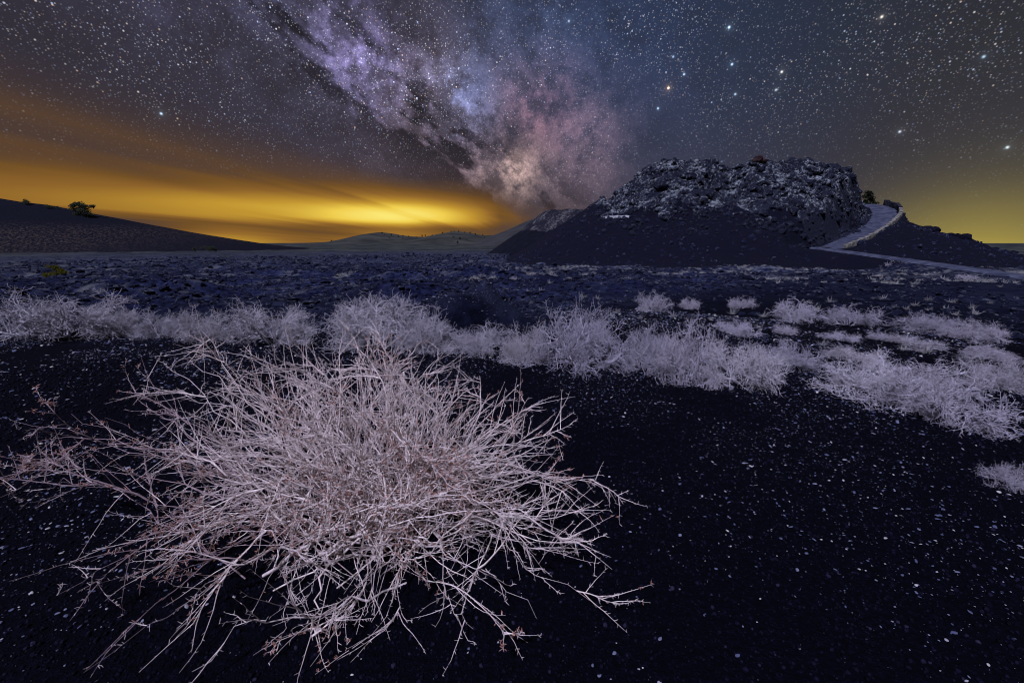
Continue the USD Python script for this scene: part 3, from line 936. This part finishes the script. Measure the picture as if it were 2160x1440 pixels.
def shoots(start, direc, length, k, r, wander=0.12, lift=0.0):
    """n curved polylines (n, k, 3): start, unit direction and length for each; lift bends them up."""
    n = len(start)
    P = np.empty((n, k, 3))
    P[:, 0] = start
    d = np.array(direc, float)
    step = (np.asarray(length) / (k - 1))[:, None]
    for i in range(1, k):
        d = d + r.normal(0, wander, (n, 3)) + np.array([0, 0, 1.0]) * np.reshape(lift, (-1, 1))
        d /= np.linalg.norm(d, axis=1, keepdims=True)
        P[:, i] = P[:, i - 1] + d * step
    return P


def side_dirs(T, spread, r, lift=0.15):
    n = len(T)
    q = r.normal(size=(n, 3))
    q -= (q * T).sum(1, keepdims=True) * T
    q /= np.linalg.norm(q, axis=1, keepdims=True)
    a = r.uniform(*spread, n)[:, None]
    d = T * np.cos(a) + q * np.sin(a)
    d[:, 2] += lift
    return d / np.linalg.norm(d, axis=1, keepdims=True)


def sprout(P, per, r, lo=0.25, spread=(0.4, 1.1), lift=0.15):
    """Starting points and directions of side shoots on polylines P: (index of parent, start, direction)."""
    n, k = P.shape[:2]
    idx = np.repeat(np.arange(n), per)
    t = r.uniform(lo, 1.0, len(idx)) * (k - 1)
    i = np.minimum(t.astype(int), k - 2)
    f = (t - i)[:, None]
    a, b = P[idx, i], P[idx, i + 1]
    T = (b - a) / (np.linalg.norm(b - a, axis=1, keepdims=True) + 1e-9)
    return idx, a + (b - a) * f, side_dirs(T, spread, r, lift), t / (k - 1)


def shrub(name, seed, stems, flat, mat, loc, label, group, fine=1.0, thick=1.0, above=-0.0):
    """A leafless shrub about 1 m wide: stems with their side shoots, each a part, and the mass of fine twigs."""
    r = np.random.default_rng(seed)
    t = thing(name, label, "shrub", group, None, loc)
    az = (np.arange(stems) + r.uniform(-0.4, 0.4, stems)) * 2 * np.pi / stems
    el = r.uniform(0.12, 1.25, stems) * (1 - 0.25 * flat)
    d = np.stack([np.cos(az) * np.cos(el), np.sin(az) * np.cos(el), np.sin(el)], 1)
    s0 = np.stack([0.06 * np.cos(az), 0.06 * np.sin(az), np.full(stems, 0.0)], 1) * r.uniform(0.2, 1, (stems, 1))
    L = (0.46 - 0.10 * np.sin(el)) * r.uniform(0.75, 1.15, stems)
    P = shoots(s0, d, L, 8, r, 0.20, 0.04 - 0.10 * np.sin(el))
    allf = []
    for i in range(stems):
        p = P[i:i + 1]
        m = [tubes(p, np.linspace(0.0085, 0.0024, 8)[None] * thick, 5)]
        _, s1, d1, t1 = sprout(p, 11, r, 0.18, (0.4, 1.25), 0.10)
        P1 = shoots(s1, d1, r.uniform(0.14, 0.30, 11) * (1.15 - 0.5 * t1), 6, r, 0.26, -0.01)
        P1[..., 2] = np.maximum(P1[..., 2], 0.012)
        m.append(tubes(P1, np.linspace(0.0050, 0.0013, 6)[None].repeat(11, 0) * thick, 4))
        part(t, "branch", join(*m), mat)
        n2 = int(8 * fine)
        _, s2, d2, t2 = sprout(P1, n2, r, 0.15, (0.5, 1.4), 0.08)
        P2 = shoots(s2, d2, r.uniform(0.05, 0.14, len(s2)), 5, r, 0.30, 0.0)
        P2[..., 2] = np.maximum(P2[..., 2], 0.008)
        allf.append(tubes(P2, np.linspace(0.0021, 0.0009, 5)[None].repeat(len(P2), 0) * thick, 3))
        _, s3, d3, _ = sprout(P2, 3, r, 0.25, (0.5, 1.4), 0.06)
        P3 = shoots(s3, d3, r.uniform(0.02, 0.055, len(s3)), 3, r, 0.25, 0.0)
        P3[..., 2] = np.maximum(P3[..., 2], 0.006)
        allf.append(tubes(P3, np.linspace(0.0014, 0.0006, 3)[None].repeat(len(P3), 0) * thick, 3))
    part(t, "twigs", join(*allf), mat, kind="stuff")
    return t


# px centre, py foot, width px, height px, label
ROW = "bare shrubs of the row behind the nearest shrub"
MID = "low shrubs scattered over the dark ground on the right"
SHRUBS = [
    (60, 728, 300, 118, "big tangled silver shrub at the left edge with two spikes on top", ROW),
    (215, 712, 150, 76, "small dense shrub beside the big one at the left edge", ROW),
    (318, 714, 120, 58, "lowest shrub in the gap of the left row, right of the small dense one", ROW),
    (402, 728, 150, 84, "rounded shrub of the left row with an arching twig on its top", ROW),
    (545, 735, 230, 98, "wide shrub whose foot is hidden by the nearest shrub, left of the tallest tuft", ROW),
    (760, 742, 270, 134, "tallest pale shrub right behind the crown of the nearest shrub", ROW),
    (890, 745, 170, 96, "shrub sloping down on the right of the tallest one behind the nearest shrub", ROW),
    (1005, 750, 170, 64, "low grey shrub in the dip between the near shrub and the big right mound", ROW),
    (1105, 768, 130, 84, "left shoulder of the big right mound of shrubs, below the lava hump", ROW),
    (1225, 785, 270, 142, "big domed shrub forming the highest part of the right mound", ROW),
    (1370, 790, 170, 104, "bluish shrub in the middle of the right mound, behind the spiky one", ROW),
    (1470, 812, 210, 140, "shrub with a tall spiky top in the right half of the mound", ROW),
    (1600, 826, 210, 120, "shrub spreading at the right foot of the mound over bare cinder", ROW),
    (1566, 712, 110, 42, "half hidden bluish shrub just behind the right end of the mound", MID),
    (1695, 782, 160, 62, "bright low shrub at the right end of the row", ROW),
    (1835, 775, 150, 44, "low cream shrub in the gap between the row and the right edge mass", MID),
    (1930, 858, 300, 96, "wide violet shrub with a pale top on the lower right", ROW),
    (2060, 905, 290, 140, "large violet shrub at the right edge with twigs reaching over black cinder", ROW),
    (2150, 830, 170, 80, "violet shrub cut by the right edge above the large one", ROW),
    (2150, 1036, 100, 66, "small lone shrub low on the right edge", ROW),
    (1692, 682, 112, 60, "pointed silver shrub, left one of the pair in the upper right scatter", MID),
    (1664, 706, 64, 26, "little shrub just below the pointed silver one", MID),
    (1818, 692, 140, 56, "broad bluish shrub, right one of the pair in the upper right scatter", MID),
    (1790, 722, 90, 26, "flat bright shrub below the broad bluish one", MID),
    (1868, 718, 66, 22, "thin flat shrub right of the flat bright one", MID),
    (1985, 702, 150, 44, "long low violet shrub, upper one toward the right edge", MID),
    (2090, 722, 150, 54, "violet shrub running into the right edge, uppermost there", MID),
    (1960, 738, 130, 30, "flat violet shrub under the long low one", MID),
    (2110, 762, 130, 34, "low dim shrub at the right edge between two bigger ones", MID),
    (1383, 660, 88, 52, "round shrub standing alone above the right mound, leftmost of three", MID),
    (1460, 653, 58, 30, "small shrub standing alone, middle one of three above the mound", MID),
    (1572, 653, 74, 32, "small flat shrub standing alone, rightmost of three above the mound", MID),
    (1030, 641, 44, 20, "small pale shrub beside the lava hump", MID),
    (1083, 607, 20, 12, "tiny white bush on the lava field above the hump", MID),
    (1896, 571, 56, 24, "pale shrub in front of the lower path", MID),
    (1975, 574, 40, 12, "faint low shrub right of the one before the lower path", MID),
    (2050, 590, 50, 16, "dim shrub between the lower path and the right edge", MID),
]


def build_shrubs():
    r = np.random.default_rng(41)
    protos = []
    for i, (px, py, w, h, label, group) in enumerate(SHRUBS):
        q = on_level(px, py, 0.0)
        for _ in range(4):
            q = on_level(px, py, float(land(q[0], q[1], False)))
        if group == ROW:
            w, h = 1.04 * w, 1.06 * h
        W = w / FPX * (q[1] / ray(px, py)[1])
        hh = h / FPX * (q[1] / ray(px, py)[1])
        q = q + [0, W * 0.25, 0]                            # the foot seen is the near edge of the crown
        q[2] = float(land(q[0], q[1], False)) - 0.02
        sc = W / 1.05, W / 1.05 * 0.9, hh / 0.50
        far = w < 125 or py < 700
        rz = r.uniform(0, 6.28)
        if i in (0, 2, 5, 9, 11, 17):                       # six grown one by one; the others repeat them
            p = shrub("dead_shrub", 300 + i, 15, 0.3, TWIG if i < 8 else TWIGFAR, (0, 0, 0), label, group, 1.0, 1.0)
            place(p, q, rz, sc)
            protos.append((p, i))
        elif far and py < 740:
            if not any(k == "far" for _, k in protos):
                p = shrub("dead_shrub", 377, 12, 0.2, TWIGFAR, (0, 0, 0), label, group, 0.75, 1.25)
                place(p, q, rz, sc)
                protos.append((p, "far"))
            else:
                copy_of([a for a, k in protos if k == "far"][0], "dead_shrub", q, rz, sc, label, "shrub", group)
        else:
            cands = [a for a, k in protos if k != "far"]
            copy_of(cands[int(r.integers(0, len(cands)))], "dead_shrub", q, rz, sc, label, "shrub", group)
    return protos


PROTOS = build_shrubs()


def tufts():
    """Small pale tufts on the dark slope to the right and on the lava field."""
    r = np.random.default_rng(51)
    n = 34
    a = r.uniform(0, 2 * np.pi, n)
    e = r.uniform(0.35, 1.45, n)
    d = np.stack([np.cos(a) * np.cos(e), np.sin(a) * np.cos(e), np.sin(e)], 1)
    P = shoots(r.normal(0, 0.02, (n, 3)) * [1, 1, 0], d, r.uniform(0.06, 0.24, n), 4, r, 0.22, -0.02)
    blades = tubes(P, np.linspace(0.006, 0.002, 4)[None].repeat(n, 0), 3)
    spots = [(1752, 637), (1865, 633), (1842, 630), (1958, 634), (2008, 638), (2088, 640), (1888, 648), (1912, 652), (2050, 650), (1998, 654), (2058, 663), (2015, 665), (1960, 655), (1930, 645), (1735, 728), (1907, 738), (1950, 744),
             (1228, 628), (1262, 630), (1060, 622), (1115, 615), (1142, 613), (1120, 640), (1160, 596), (1300, 660), (1290, 668), (1350, 672), (1420, 668), (1500, 675), (1545, 662), (1610, 668), (1600, 690), (1480, 690), (1640, 650), (1710, 640), (1725, 655),
             (1790, 622), (1700, 600), (1930, 600), (1960, 578), (1925, 605), (1905, 578), (1860, 574), (1990, 590), (2080, 595), (2110, 605), (330, 602), (260, 607), (215, 622), (490, 578), (425, 588)]
    first = None
    for px, py in spots:
        q = on_level(px, py, 0.0)
        for _ in range(4):
            q = on_level(px, py, float(land(q[0], q[1], False)))
        q[2] = float(land(q[0], q[1], False)) - 0.01
        s = r.uniform(0.45, 1.1) * (0.45 + q[1] / 26.0)
        if first is None:
            first = thing("grass_tuft", TUFT, "tuft", "small pale tufts on the dark ground")
            part(first, "blades", blades, STRAW)
            place(first, q, 0.3, (s, s, s * 0.9))
        else:
            copy_of(first, "grass_tuft", q, r.uniform(0, 6.28), (s, s, s * r.uniform(0.7, 1.0)), TUFT, "tuft", "small pale tufts on the dark ground")
    # matted dry grass on the pale flats before the cone: beyond counting
    n = 9000
    x, y = r.uniform(-8, 34, n), r.uniform(14, 33, n)
    f = fb(x, y, 3.2, 3, 81) + 0.6 * fb(x, y * 3.0, 3.0, 3, 82)
    dl, _ = near_path(x, y, LOWER, 3)
    ok = (f + 0.9 * fb(x, y, 0.8, 2, 83) > 0.17) & (dl > 1.1) & (cone(x, y, False) < land(x, y, False) + 0.1)
    x, y = x[ok], y[ok]
    P = shoots(r.normal(0, 0.05, (26, 3)) * [1, 1, 0], d[:26] * [1, 1, 0.6], r.uniform(0.08, 0.16, 26), 3, r, 0.2, -0.05)
    instancer("/World/dry_grass", [tubes(P, np.linspace(0.008, 0.003, 3)[None].repeat(26, 0), 3)], STRAW, np.stack([x, y, land(x, y, False)], 1), r.uniform(0.35, 1.1, len(x)), label="matted pale dry grass on the flats before the cone", category="grass", flat=0.1)


TUFT = "small pale tuft of dry grass on the dark ground between shrubs and lava"
STRAW = bark("dry_straw", (0.30, 0.30, 0.28), (0.20, 0.205, 0.215), (0.33, 0.33, 0.31))
tufts()


# ---------------------------------------------------------------- the shrub in front
def near_shrub():
    r = np.random.default_rng(61)
    base = on_level(800, 1120, 0.0)
    base[2] = float(land(base[0], base[1], False))
    t = thing("sprawling_shrub", "huge sprawling leafless shrub filling the left foreground", "shrub", None, None, base)
    tips = [(428, 700, 2.15), (330, 760, 2.0), (560, 735, 2.35), (640, 722, 2.4), (740, 712, 2.5), (800, 703, 2.55), (868, 692, 2.6), (925, 735, 2.6), (965, 725, 2.6), (1012, 792, 2.45), (1060, 850, 2.3), (1105, 860, 2.25), (1100, 905, 2.1),
            (1190, 970, 1.85), (1258, 1012, 1.72), (1265, 1070, 1.58), (1195, 1140, 1.50), (1255, 1150, 1.52), (1290, 1216, 1.40), (1150, 1250, 1.38), (1262, 1362, 1.22), (1130, 1400, 1.18), (1000, 1412, 1.14), (985, 1330, 1.22), (850, 1335, 1.2), (760, 1300, 1.22),
            (575, 1405, 1.06), (660, 1350, 1.1), (300, 1445, 1.0), (180, 1430, 1.0), (410, 1440, 1.0), (120, 1255, 1.18), (40, 1075, 1.45), (-20, 1058, 1.5), (0, 985, 1.62), (-10, 960, 1.66),
            (80, 930, 1.75), (150, 872, 1.85), (20, 885, 1.85), (220, 880, 1.85), (285, 770, 2.05), (270, 830, 2.0), (265, 795, 2.05), (330, 820, 2.05), (350, 860, 1.9), (400, 760, 2.2), (470, 760, 2.25)]
    ends = [at_depth(*q) for q in tips]
    tips_n = len(ends)
    for k in range(100):                                      # limbs that fill the dome
        a = r.uniform(0, 2 * np.pi)
        if r.random() < 0.34:
            a = r.normal(3.35, 0.55) if r.random() < 0.55 else r.normal(-0.75, 0.5)                         # most of them lean to the left
        e = r.uniform(0.10, 1.30)
        R = (0.98 + 0.20 * max(-math.cos(a), 0)) * (0.45 + 0.5 * r.random() ** 0.8)
        ends.append(base + [R * math.cos(a) * math.cos(e) - 0.04, 0.60 * R * math.sin(a) * math.cos(e) + 0.12, 0.05 + 0.84 * math.sin(e) * (0.55 + 0.45 * r.random())])
    twig, buds, n_side = [], [], 0
    K = 15
    for i, e in enumerate(ends):
        e = np.asarray(e, float).copy()
        e[2] = max(e[2], float(land(e[0], e[1], False)) + 0.03)
        e = e - base
        spread = math.hypot(e[0], e[1])
        # limbs rise from several rooted clumps along the shrub's middle, not from one point
        s = np.array([0.10 * e[0] + r.normal(0, 0.17), 0.10 * e[1] + r.normal(0, 0.12), 0.0])
        s[2] = float(land(base[0] + s[0], base[1] + s[1], False)) - base[2] - 0.03
        c = s + (e - s) * r.uniform(0.40, 0.60) + np.array([r.normal(0, 0.10), r.normal(0, 0.10), (0.34 if e[2] < 0.35 else 0.08) * (0.45 + 0.55 * spread) * r.uniform(0.6, 1.25) + r.normal(0, 0.04)])
        tt = np.linspace(0, 1, K)[:, None]
        p = (1 - tt) ** 2 * s + 2 * tt * (1 - tt) * c + tt ** 2 * e
        kink = np.cumsum(r.normal(0, 0.017, (K, 3)), 0)
        p = p + kink - tt * kink[-1]
        p[:, 2] = np.maximum(p[:, 2], 0.006)
        p = p[None]
        fat = r.uniform(0.0029, 0.0052) if i % 9 else r.uniform(0.0065, 0.0090)
        limb_r = (np.linspace(1, 0.13, K) ** 1.1 * fat)[None]
        wood = REDBARK if i < tips_n and tips[i][0] < 290 else NEARBARK      # the thin young outer shoots on the left are redder
        if wood is REDBARK:
            limb_r = limb_r * 0.75
        part(t, "branch", tubes(p, limb_r, 6), wood, smooth=True)
        n1 = 3 if i % 8 == 0 else 2
        if n_side + n1 > 300:
            n1 = 300 - n_side
        fr = i < tips_n
        Q2 = []
        if n1 > 0:
            idx, s1, d1, t1 = sprout(p, n1, r, 0.15, (0.20, 0.75) if i % 3 else (0.7, 1.4), 0.0)
            P1 = shoots(s1, d1, r.uniform(0.40, 0.85, n1) * (1.1 - 0.85 * t1) * (0.75 if fr else 1.0), 10, r, 0.10, -0.018)
            P1[..., 2] = np.maximum(P1[..., 2], 0.01)
            n_side += n1
            for j in range(n1):
                q = P1[j:j + 1]
                _, s2, d2, t2 = sprout(q, 6, r, 0.10, (0.25, 1.15), 0.02)
                P2 = shoots(s2, d2, r.uniform(0.10, 0.36, 6) * (1.1 - 0.75 * t2), 7, r, 0.08, -0.003)
                P2[..., 2] = np.maximum(P2[..., 2], 0.008)
                Q2.append(P2)
                part(t, "side_branch", join(tubes(q, np.linspace(0.0031, 0.0007, 10)[None] * r.uniform(0.75, 1.25), 5), tubes(P2, np.linspace(0.0017, 0.0004, 7)[None].repeat(6, 0), 4)), wood)
        # thinner shoots straight off the limb
        _, s2, d2, t2 = sprout(p, 7, r, 0.20, (0.30, 1.4), 0.0)
        P2 = shoots(s2, d2, r.uniform(0.12, 0.45, 7) * (1.1 - 0.8 * t2), 7, r, 0.11, -0.012)
        P2[..., 2] = np.maximum(P2[..., 2], 0.008)
        twig.append(tubes(P2, np.linspace(0.0018, 0.0004, 7)[None].repeat(7, 0), 4))
        Q2.append(P2)
        P2 = np.concatenate(Q2)
        # thorny spurs along everything
        for Q, per, ln in ((p, 22, (0.006, 0.024)), (P1 if n1 > 0 else p, 16, (0.006, 0.022)), (P2, 8, (0.005, 0.017))):
            _, s3, d3, t3 = sprout(Q, per, r, 0.12, (0.6, 1.45), 0.05)
            P3 = shoots(s3, d3, r.uniform(*ln, len(s3)), 3, r, 0.22, 0.02)
            twig.append(tubes(P3, np.array([[0.0010, 0.0008, 0.0004]]).repeat(len(P3), 0), 3))
            keep = (r.random(len(P3)) < 0.34) & (fb(P3[:, 0, 0], P3[:, 0, 1] + P3[:, 0, 2], 0.28, 2, 91) > 0.05)
            if keep.any():
                _, s4, d4, _ = sprout(P3[keep], 3, r, 0.3, (0.5, 1.4), 0.1)
                P4 = shoots(s4, d4, r.uniform(0.006, 0.014, len(s4)), 3, r, 0.3, 0.0)
                buds.append(tubes(P4, np.array([[0.0014, 0.0014, 0.0006]]).repeat(len(P4), 0), 3))
    part(t, "spurs", join(*twig), NEARBARK, kind="stuff", label="mass of short thorny grey spurs along the branches")
    part(t, "dry_buds", join(*buds), BUD, kind="stuff", label="reddish brown dry buds on the twigs")


def holder_of(p):
    return p


near_shrub()


# ---------------------------------------------------------------- trees
def leaf_clump(seed, n=60, s=0.5, needle=0.16):
    r = np.random.default_rng(seed)
    c = r.normal(size=(n, 3))
    c = c / np.linalg.norm(c, axis=1, keepdims=True) * r.uniform(0.3, 1, (n, 1)) ** 0.6 * s * [1, 1, 0.6]
    u = c / np.linalg.norm(c, axis=1, keepdims=True) + r.normal(0, 0.5, (n, 3))
    u /= np.linalg.norm(u, axis=1, keepdims=True)
    w = np.cross(u, r.normal(size=(n, 3)))
    w /= np.linalg.norm(w, axis=1, keepdims=True)
    a, b, e = c - w * needle * 0.35, c + w * needle * 0.35, c + u * needle
    V = np.stack([a, b, e], 1).reshape(-1, 3)
    return V, np.arange(3 * n).reshape(-1, 3)


def leaf_mat(name, c1, c2):
    g = Graph()
    isl = g.n("geometry", "random_per_island")
    col = g.lerp(isl, c1, c2)
    a = g.n("diffuse_bsdf", "BSDF", color=col)
    b = g.n("translucent_bsdf", "BSDF", color=col)
    return g.build(name, surface=g.n("mix_closure", "closure", fac=0.3, closure1=a, closure2=b))


def tree(name, label, category, loc, H, W, crown_spots, leaf, bark_mat, seed, lean=0.0, clump=0.22, n=46, group=None):
    r = np.random.default_rng(seed)
    t = thing(name, label, category, group, None, loc)
    top = np.array([lean * H * 0.4, 0, H * 0.8])
    k = 8
    P = np.linspace([0, 0, -0.3], top, k)[None] + r.normal(0, 0.01 * H, (1, k, 3))
    m = [tubes(P, (np.linspace(0.055, 0.012, k) * H * 0.6)[None], 7)]
    for c in crown_spots:
        c = np.array(c) * [W, W, H]
        a = P[0, int(np.clip((c[2] / H - 0.1) * k, 1, k - 2))]
        q = np.linspace(a, c, 5)[None] + r.normal(0, 0.012 * H, (1, 5, 3))
        q[0, 0] = a
        m.append(tubes(q, (np.linspace(0.018, 0.005, 5) * H * 0.6)[None], 5))
    part(t, "trunk", join(*m), bark_mat)
    leaves = []
    for i, c in enumerate(crown_spots):
        c = np.array(c) * [W, W, H]
        for _ in range(5):
            o = r.normal(0, 0.45, 3) * [1, 1, 0.6] * clump * W
            v, f = leaf_clump(seed * 50 + i, n, clump * W * r.uniform(0.5, 0.9), clump * W * 0.33)
            leaves.append((v + c + o, f))
    part(t, "crown", join(*leaves), leaf, kind=None)
    return t


def trees():
    r = np.random.default_rng(77)
    wood = plain_mat("tree_bark", (0.05, 0.042, 0.035), (0.11, 0.09, 0.075), 4.0)
    olive = leaf_mat("grey_green_needles", (0.055, 0.068, 0.040), (0.14, 0.15, 0.095))
    yellow = leaf_mat("yellow_green_needles", (0.12, 0.11, 0.012), (0.26, 0.23, 0.03))
    black = leaf_mat("dark_green_needles", (0.014, 0.022, 0.012), (0.045, 0.055, 0.030))
    # bushy pine on the left hill
    q = at_depth(174, 459, 148.0)
    H, W = 5.2, 6.2
    spots = [(r.uniform(-0.38, 0.38), r.uniform(-0.3, 0.3), z) for z in (0.25, 0.3, 0.4, 0.5, 0.6, 0.7, 0.8, 0.85)] + [(-0.30, 0, 0.78), (-0.22, 0.1, 0.9), (-0.05, 0, 0.95), (0.12, 0, 0.82), (0.28, 0, 0.52), (0.40, 0, 0.26), (0.34, 0.1, 0.30), (-0.36, 0, 0.55), (0.2, -0.1, 0.65)]
    tree("pine_tree", "wind-leaned bushy tree alone on the left hill against the glow", "tree", q - [0, 0, 0.5], H, W, spots, olive, wood, 3, -0.1, 0.16, 60)
    for px, py, w, h, lab in ((57, 433, 26, 11, "grey bush on the crest of the left hill, nearest the left edge"), (108, 441, 20, 8, "small bush on the left hill crest between the edge and the tree"), (390, 499, 16, 5, "tiny bush low on the left hill crest, far right of the tree")):
        q = at_depth(px, py, 149.0)
        s = 149 / FPX
        sp = [(r.uniform(-0.45, 0.45), r.uniform(-0.3, 0.3), r.uniform(0.3, 0.8)) for _ in range(9)]
        tree("hill_bush", lab, "bush", q - [0, 0, 0.4], h * s * 1.25, w * s, sp, olive, wood, 5 + px, 0, 0.16, 30, "bushes on the left hill")
    for px, py, w, h, Y, lab in ((412, 527, 12, 9, 95.0, "small round bush at the foot of the left hill, left one of two"), (440, 525, 24, 10, 97.0, "low pale bush at the foot of the left hill, right one of two")):
        q = at_depth(px, py, Y)
        q[2] = float(land(q[0], q[1], False))
        s = Y / FPX
        sp = [(r.uniform(-0.42, 0.42), r.uniform(-0.3, 0.3), r.uniform(0.3, 0.85)) for _ in range(9)]
        tree("plain_bush", lab, "bush", q, h * s * 1.4, w * s, sp, olive, wood, 9 + px, 0, 0.18, 30)
    # yellow green shrub on the lava field
    q = on_level(120, 590, -0.1)
    for _ in range(4):
        q = on_level(120, 590, float(land(q[0], q[1], False)))
    s = q[1] / FPX
    sp = [(-0.36, 0, 0.40), (-0.2, 0.1, 0.42), (0.0, 0, 0.45), (0.2, 0, 0.50), (0.38, 0, 0.52), (-0.15, 0, 0.85), (0.05, 0, 0.92), (-0.02, 0.1, 0.70), (0.22, 0, 0.72), (0.34, 0.1, 0.62), (-0.42, 0, 0.30)]
    tree("yellow_pine", "yellow green young pine on the lava field at the left", "bush", q, 30 * s, 46 * s, sp, yellow, wood, 4, 0.0, 0.13, 40)
    # dark tree behind the cone's right shoulder
    q = at_depth(1830, 432, 47.5)
    sp = [(0.1, 0, 0.2), (0.3, 0, 0.28), (0.42, 0, 0.30), (0.2, 0, 0.45), (0.34, 0, 0.5), (0.12, 0, 0.65), (0.2, 0, 0.78), (0.05, 0, 0.9), (-0.1, 0, 0.5), (-0.2, 0, 0.8), (-0.3, 0, 0.4), (0, 0.2, 0.6), (0.26, 0, 0.62), (0.36, 0.0, 0.40), (-0.05, 0, 0.98)]
    tree("bushy_tree", "dark bushy tree peeping out behind the right shoulder of the big cone", "tree", q - [0, 0, 1.0], 2.3, 1.5, sp, black, wood, 6, 0.0, 0.2, 60)
    # dots of trees on the far hills
    first = None
    spots = [(760, 503), (775, 499), (786, 497), (792, 495), (806, 493), (812, 496), (826, 497), (850, 498), (862, 500), (878, 500), (890, 500), (897, 498), (905, 501), (912, 499), (920, 497), (934, 495), (945, 493), (952, 491), (958, 489), (968, 489), (980, 491), (992, 493), (1003, 495), (1018, 497), (850, 506), (866, 507), (880, 505), (893, 507),
             (905, 508), (918, 506), (930, 509), (944, 505), (957, 503), (970, 506), (985, 508), (996, 503), (1010, 507), (1022, 504), (840, 501), (822, 503), (920, 511), (940, 512), (965, 513), (990, 511), (735, 507), (748, 506), (718, 509), (700, 510)]
    for px, py in spots:
        Y = 885.0 - 9.0 * max(py - np.interp(px, [740, 800, 850, 900, 960, 1030], [507, 490, 497, 500, 487, 496]), 0)
        p = at_depth(px, py, Y)
        s = r.uniform(0.7, 1.25)
        low = py > np.interp(px, [740, 800, 850, 900, 960, 1030], [507, 490, 497, 500, 487, 496]) + 5
        lab = "tiny dark tree on the lower slopes of the far hills" if low else "tiny dark tree on the crest of the left far hump" if px < 870 else "tiny dark tree on the crest of the right far hump"
        grp = lab.replace("tiny dark tree", "trees")
        if first is None:
            sp = [(r.uniform(-0.3, 0.3), r.uniform(-0.3, 0.3), r.uniform(0.25, 0.95)) for _ in range(12)]
            first = tree("hill_tree", lab, "tree", (0, 0, 0), 4.6, 3.2, sp, black, wood, 8, 0, 0.22, 24, grp)
            place(first, p - [0, 0, 1.5], 0, (s, s, s))
        else:
            copy_of(first, "hill_tree", p - [0, 0, 1.5], r.uniform(0, 6.28), (s, s, s * r.uniform(0.8, 1.2)), lab, "tree", grp)


trees()
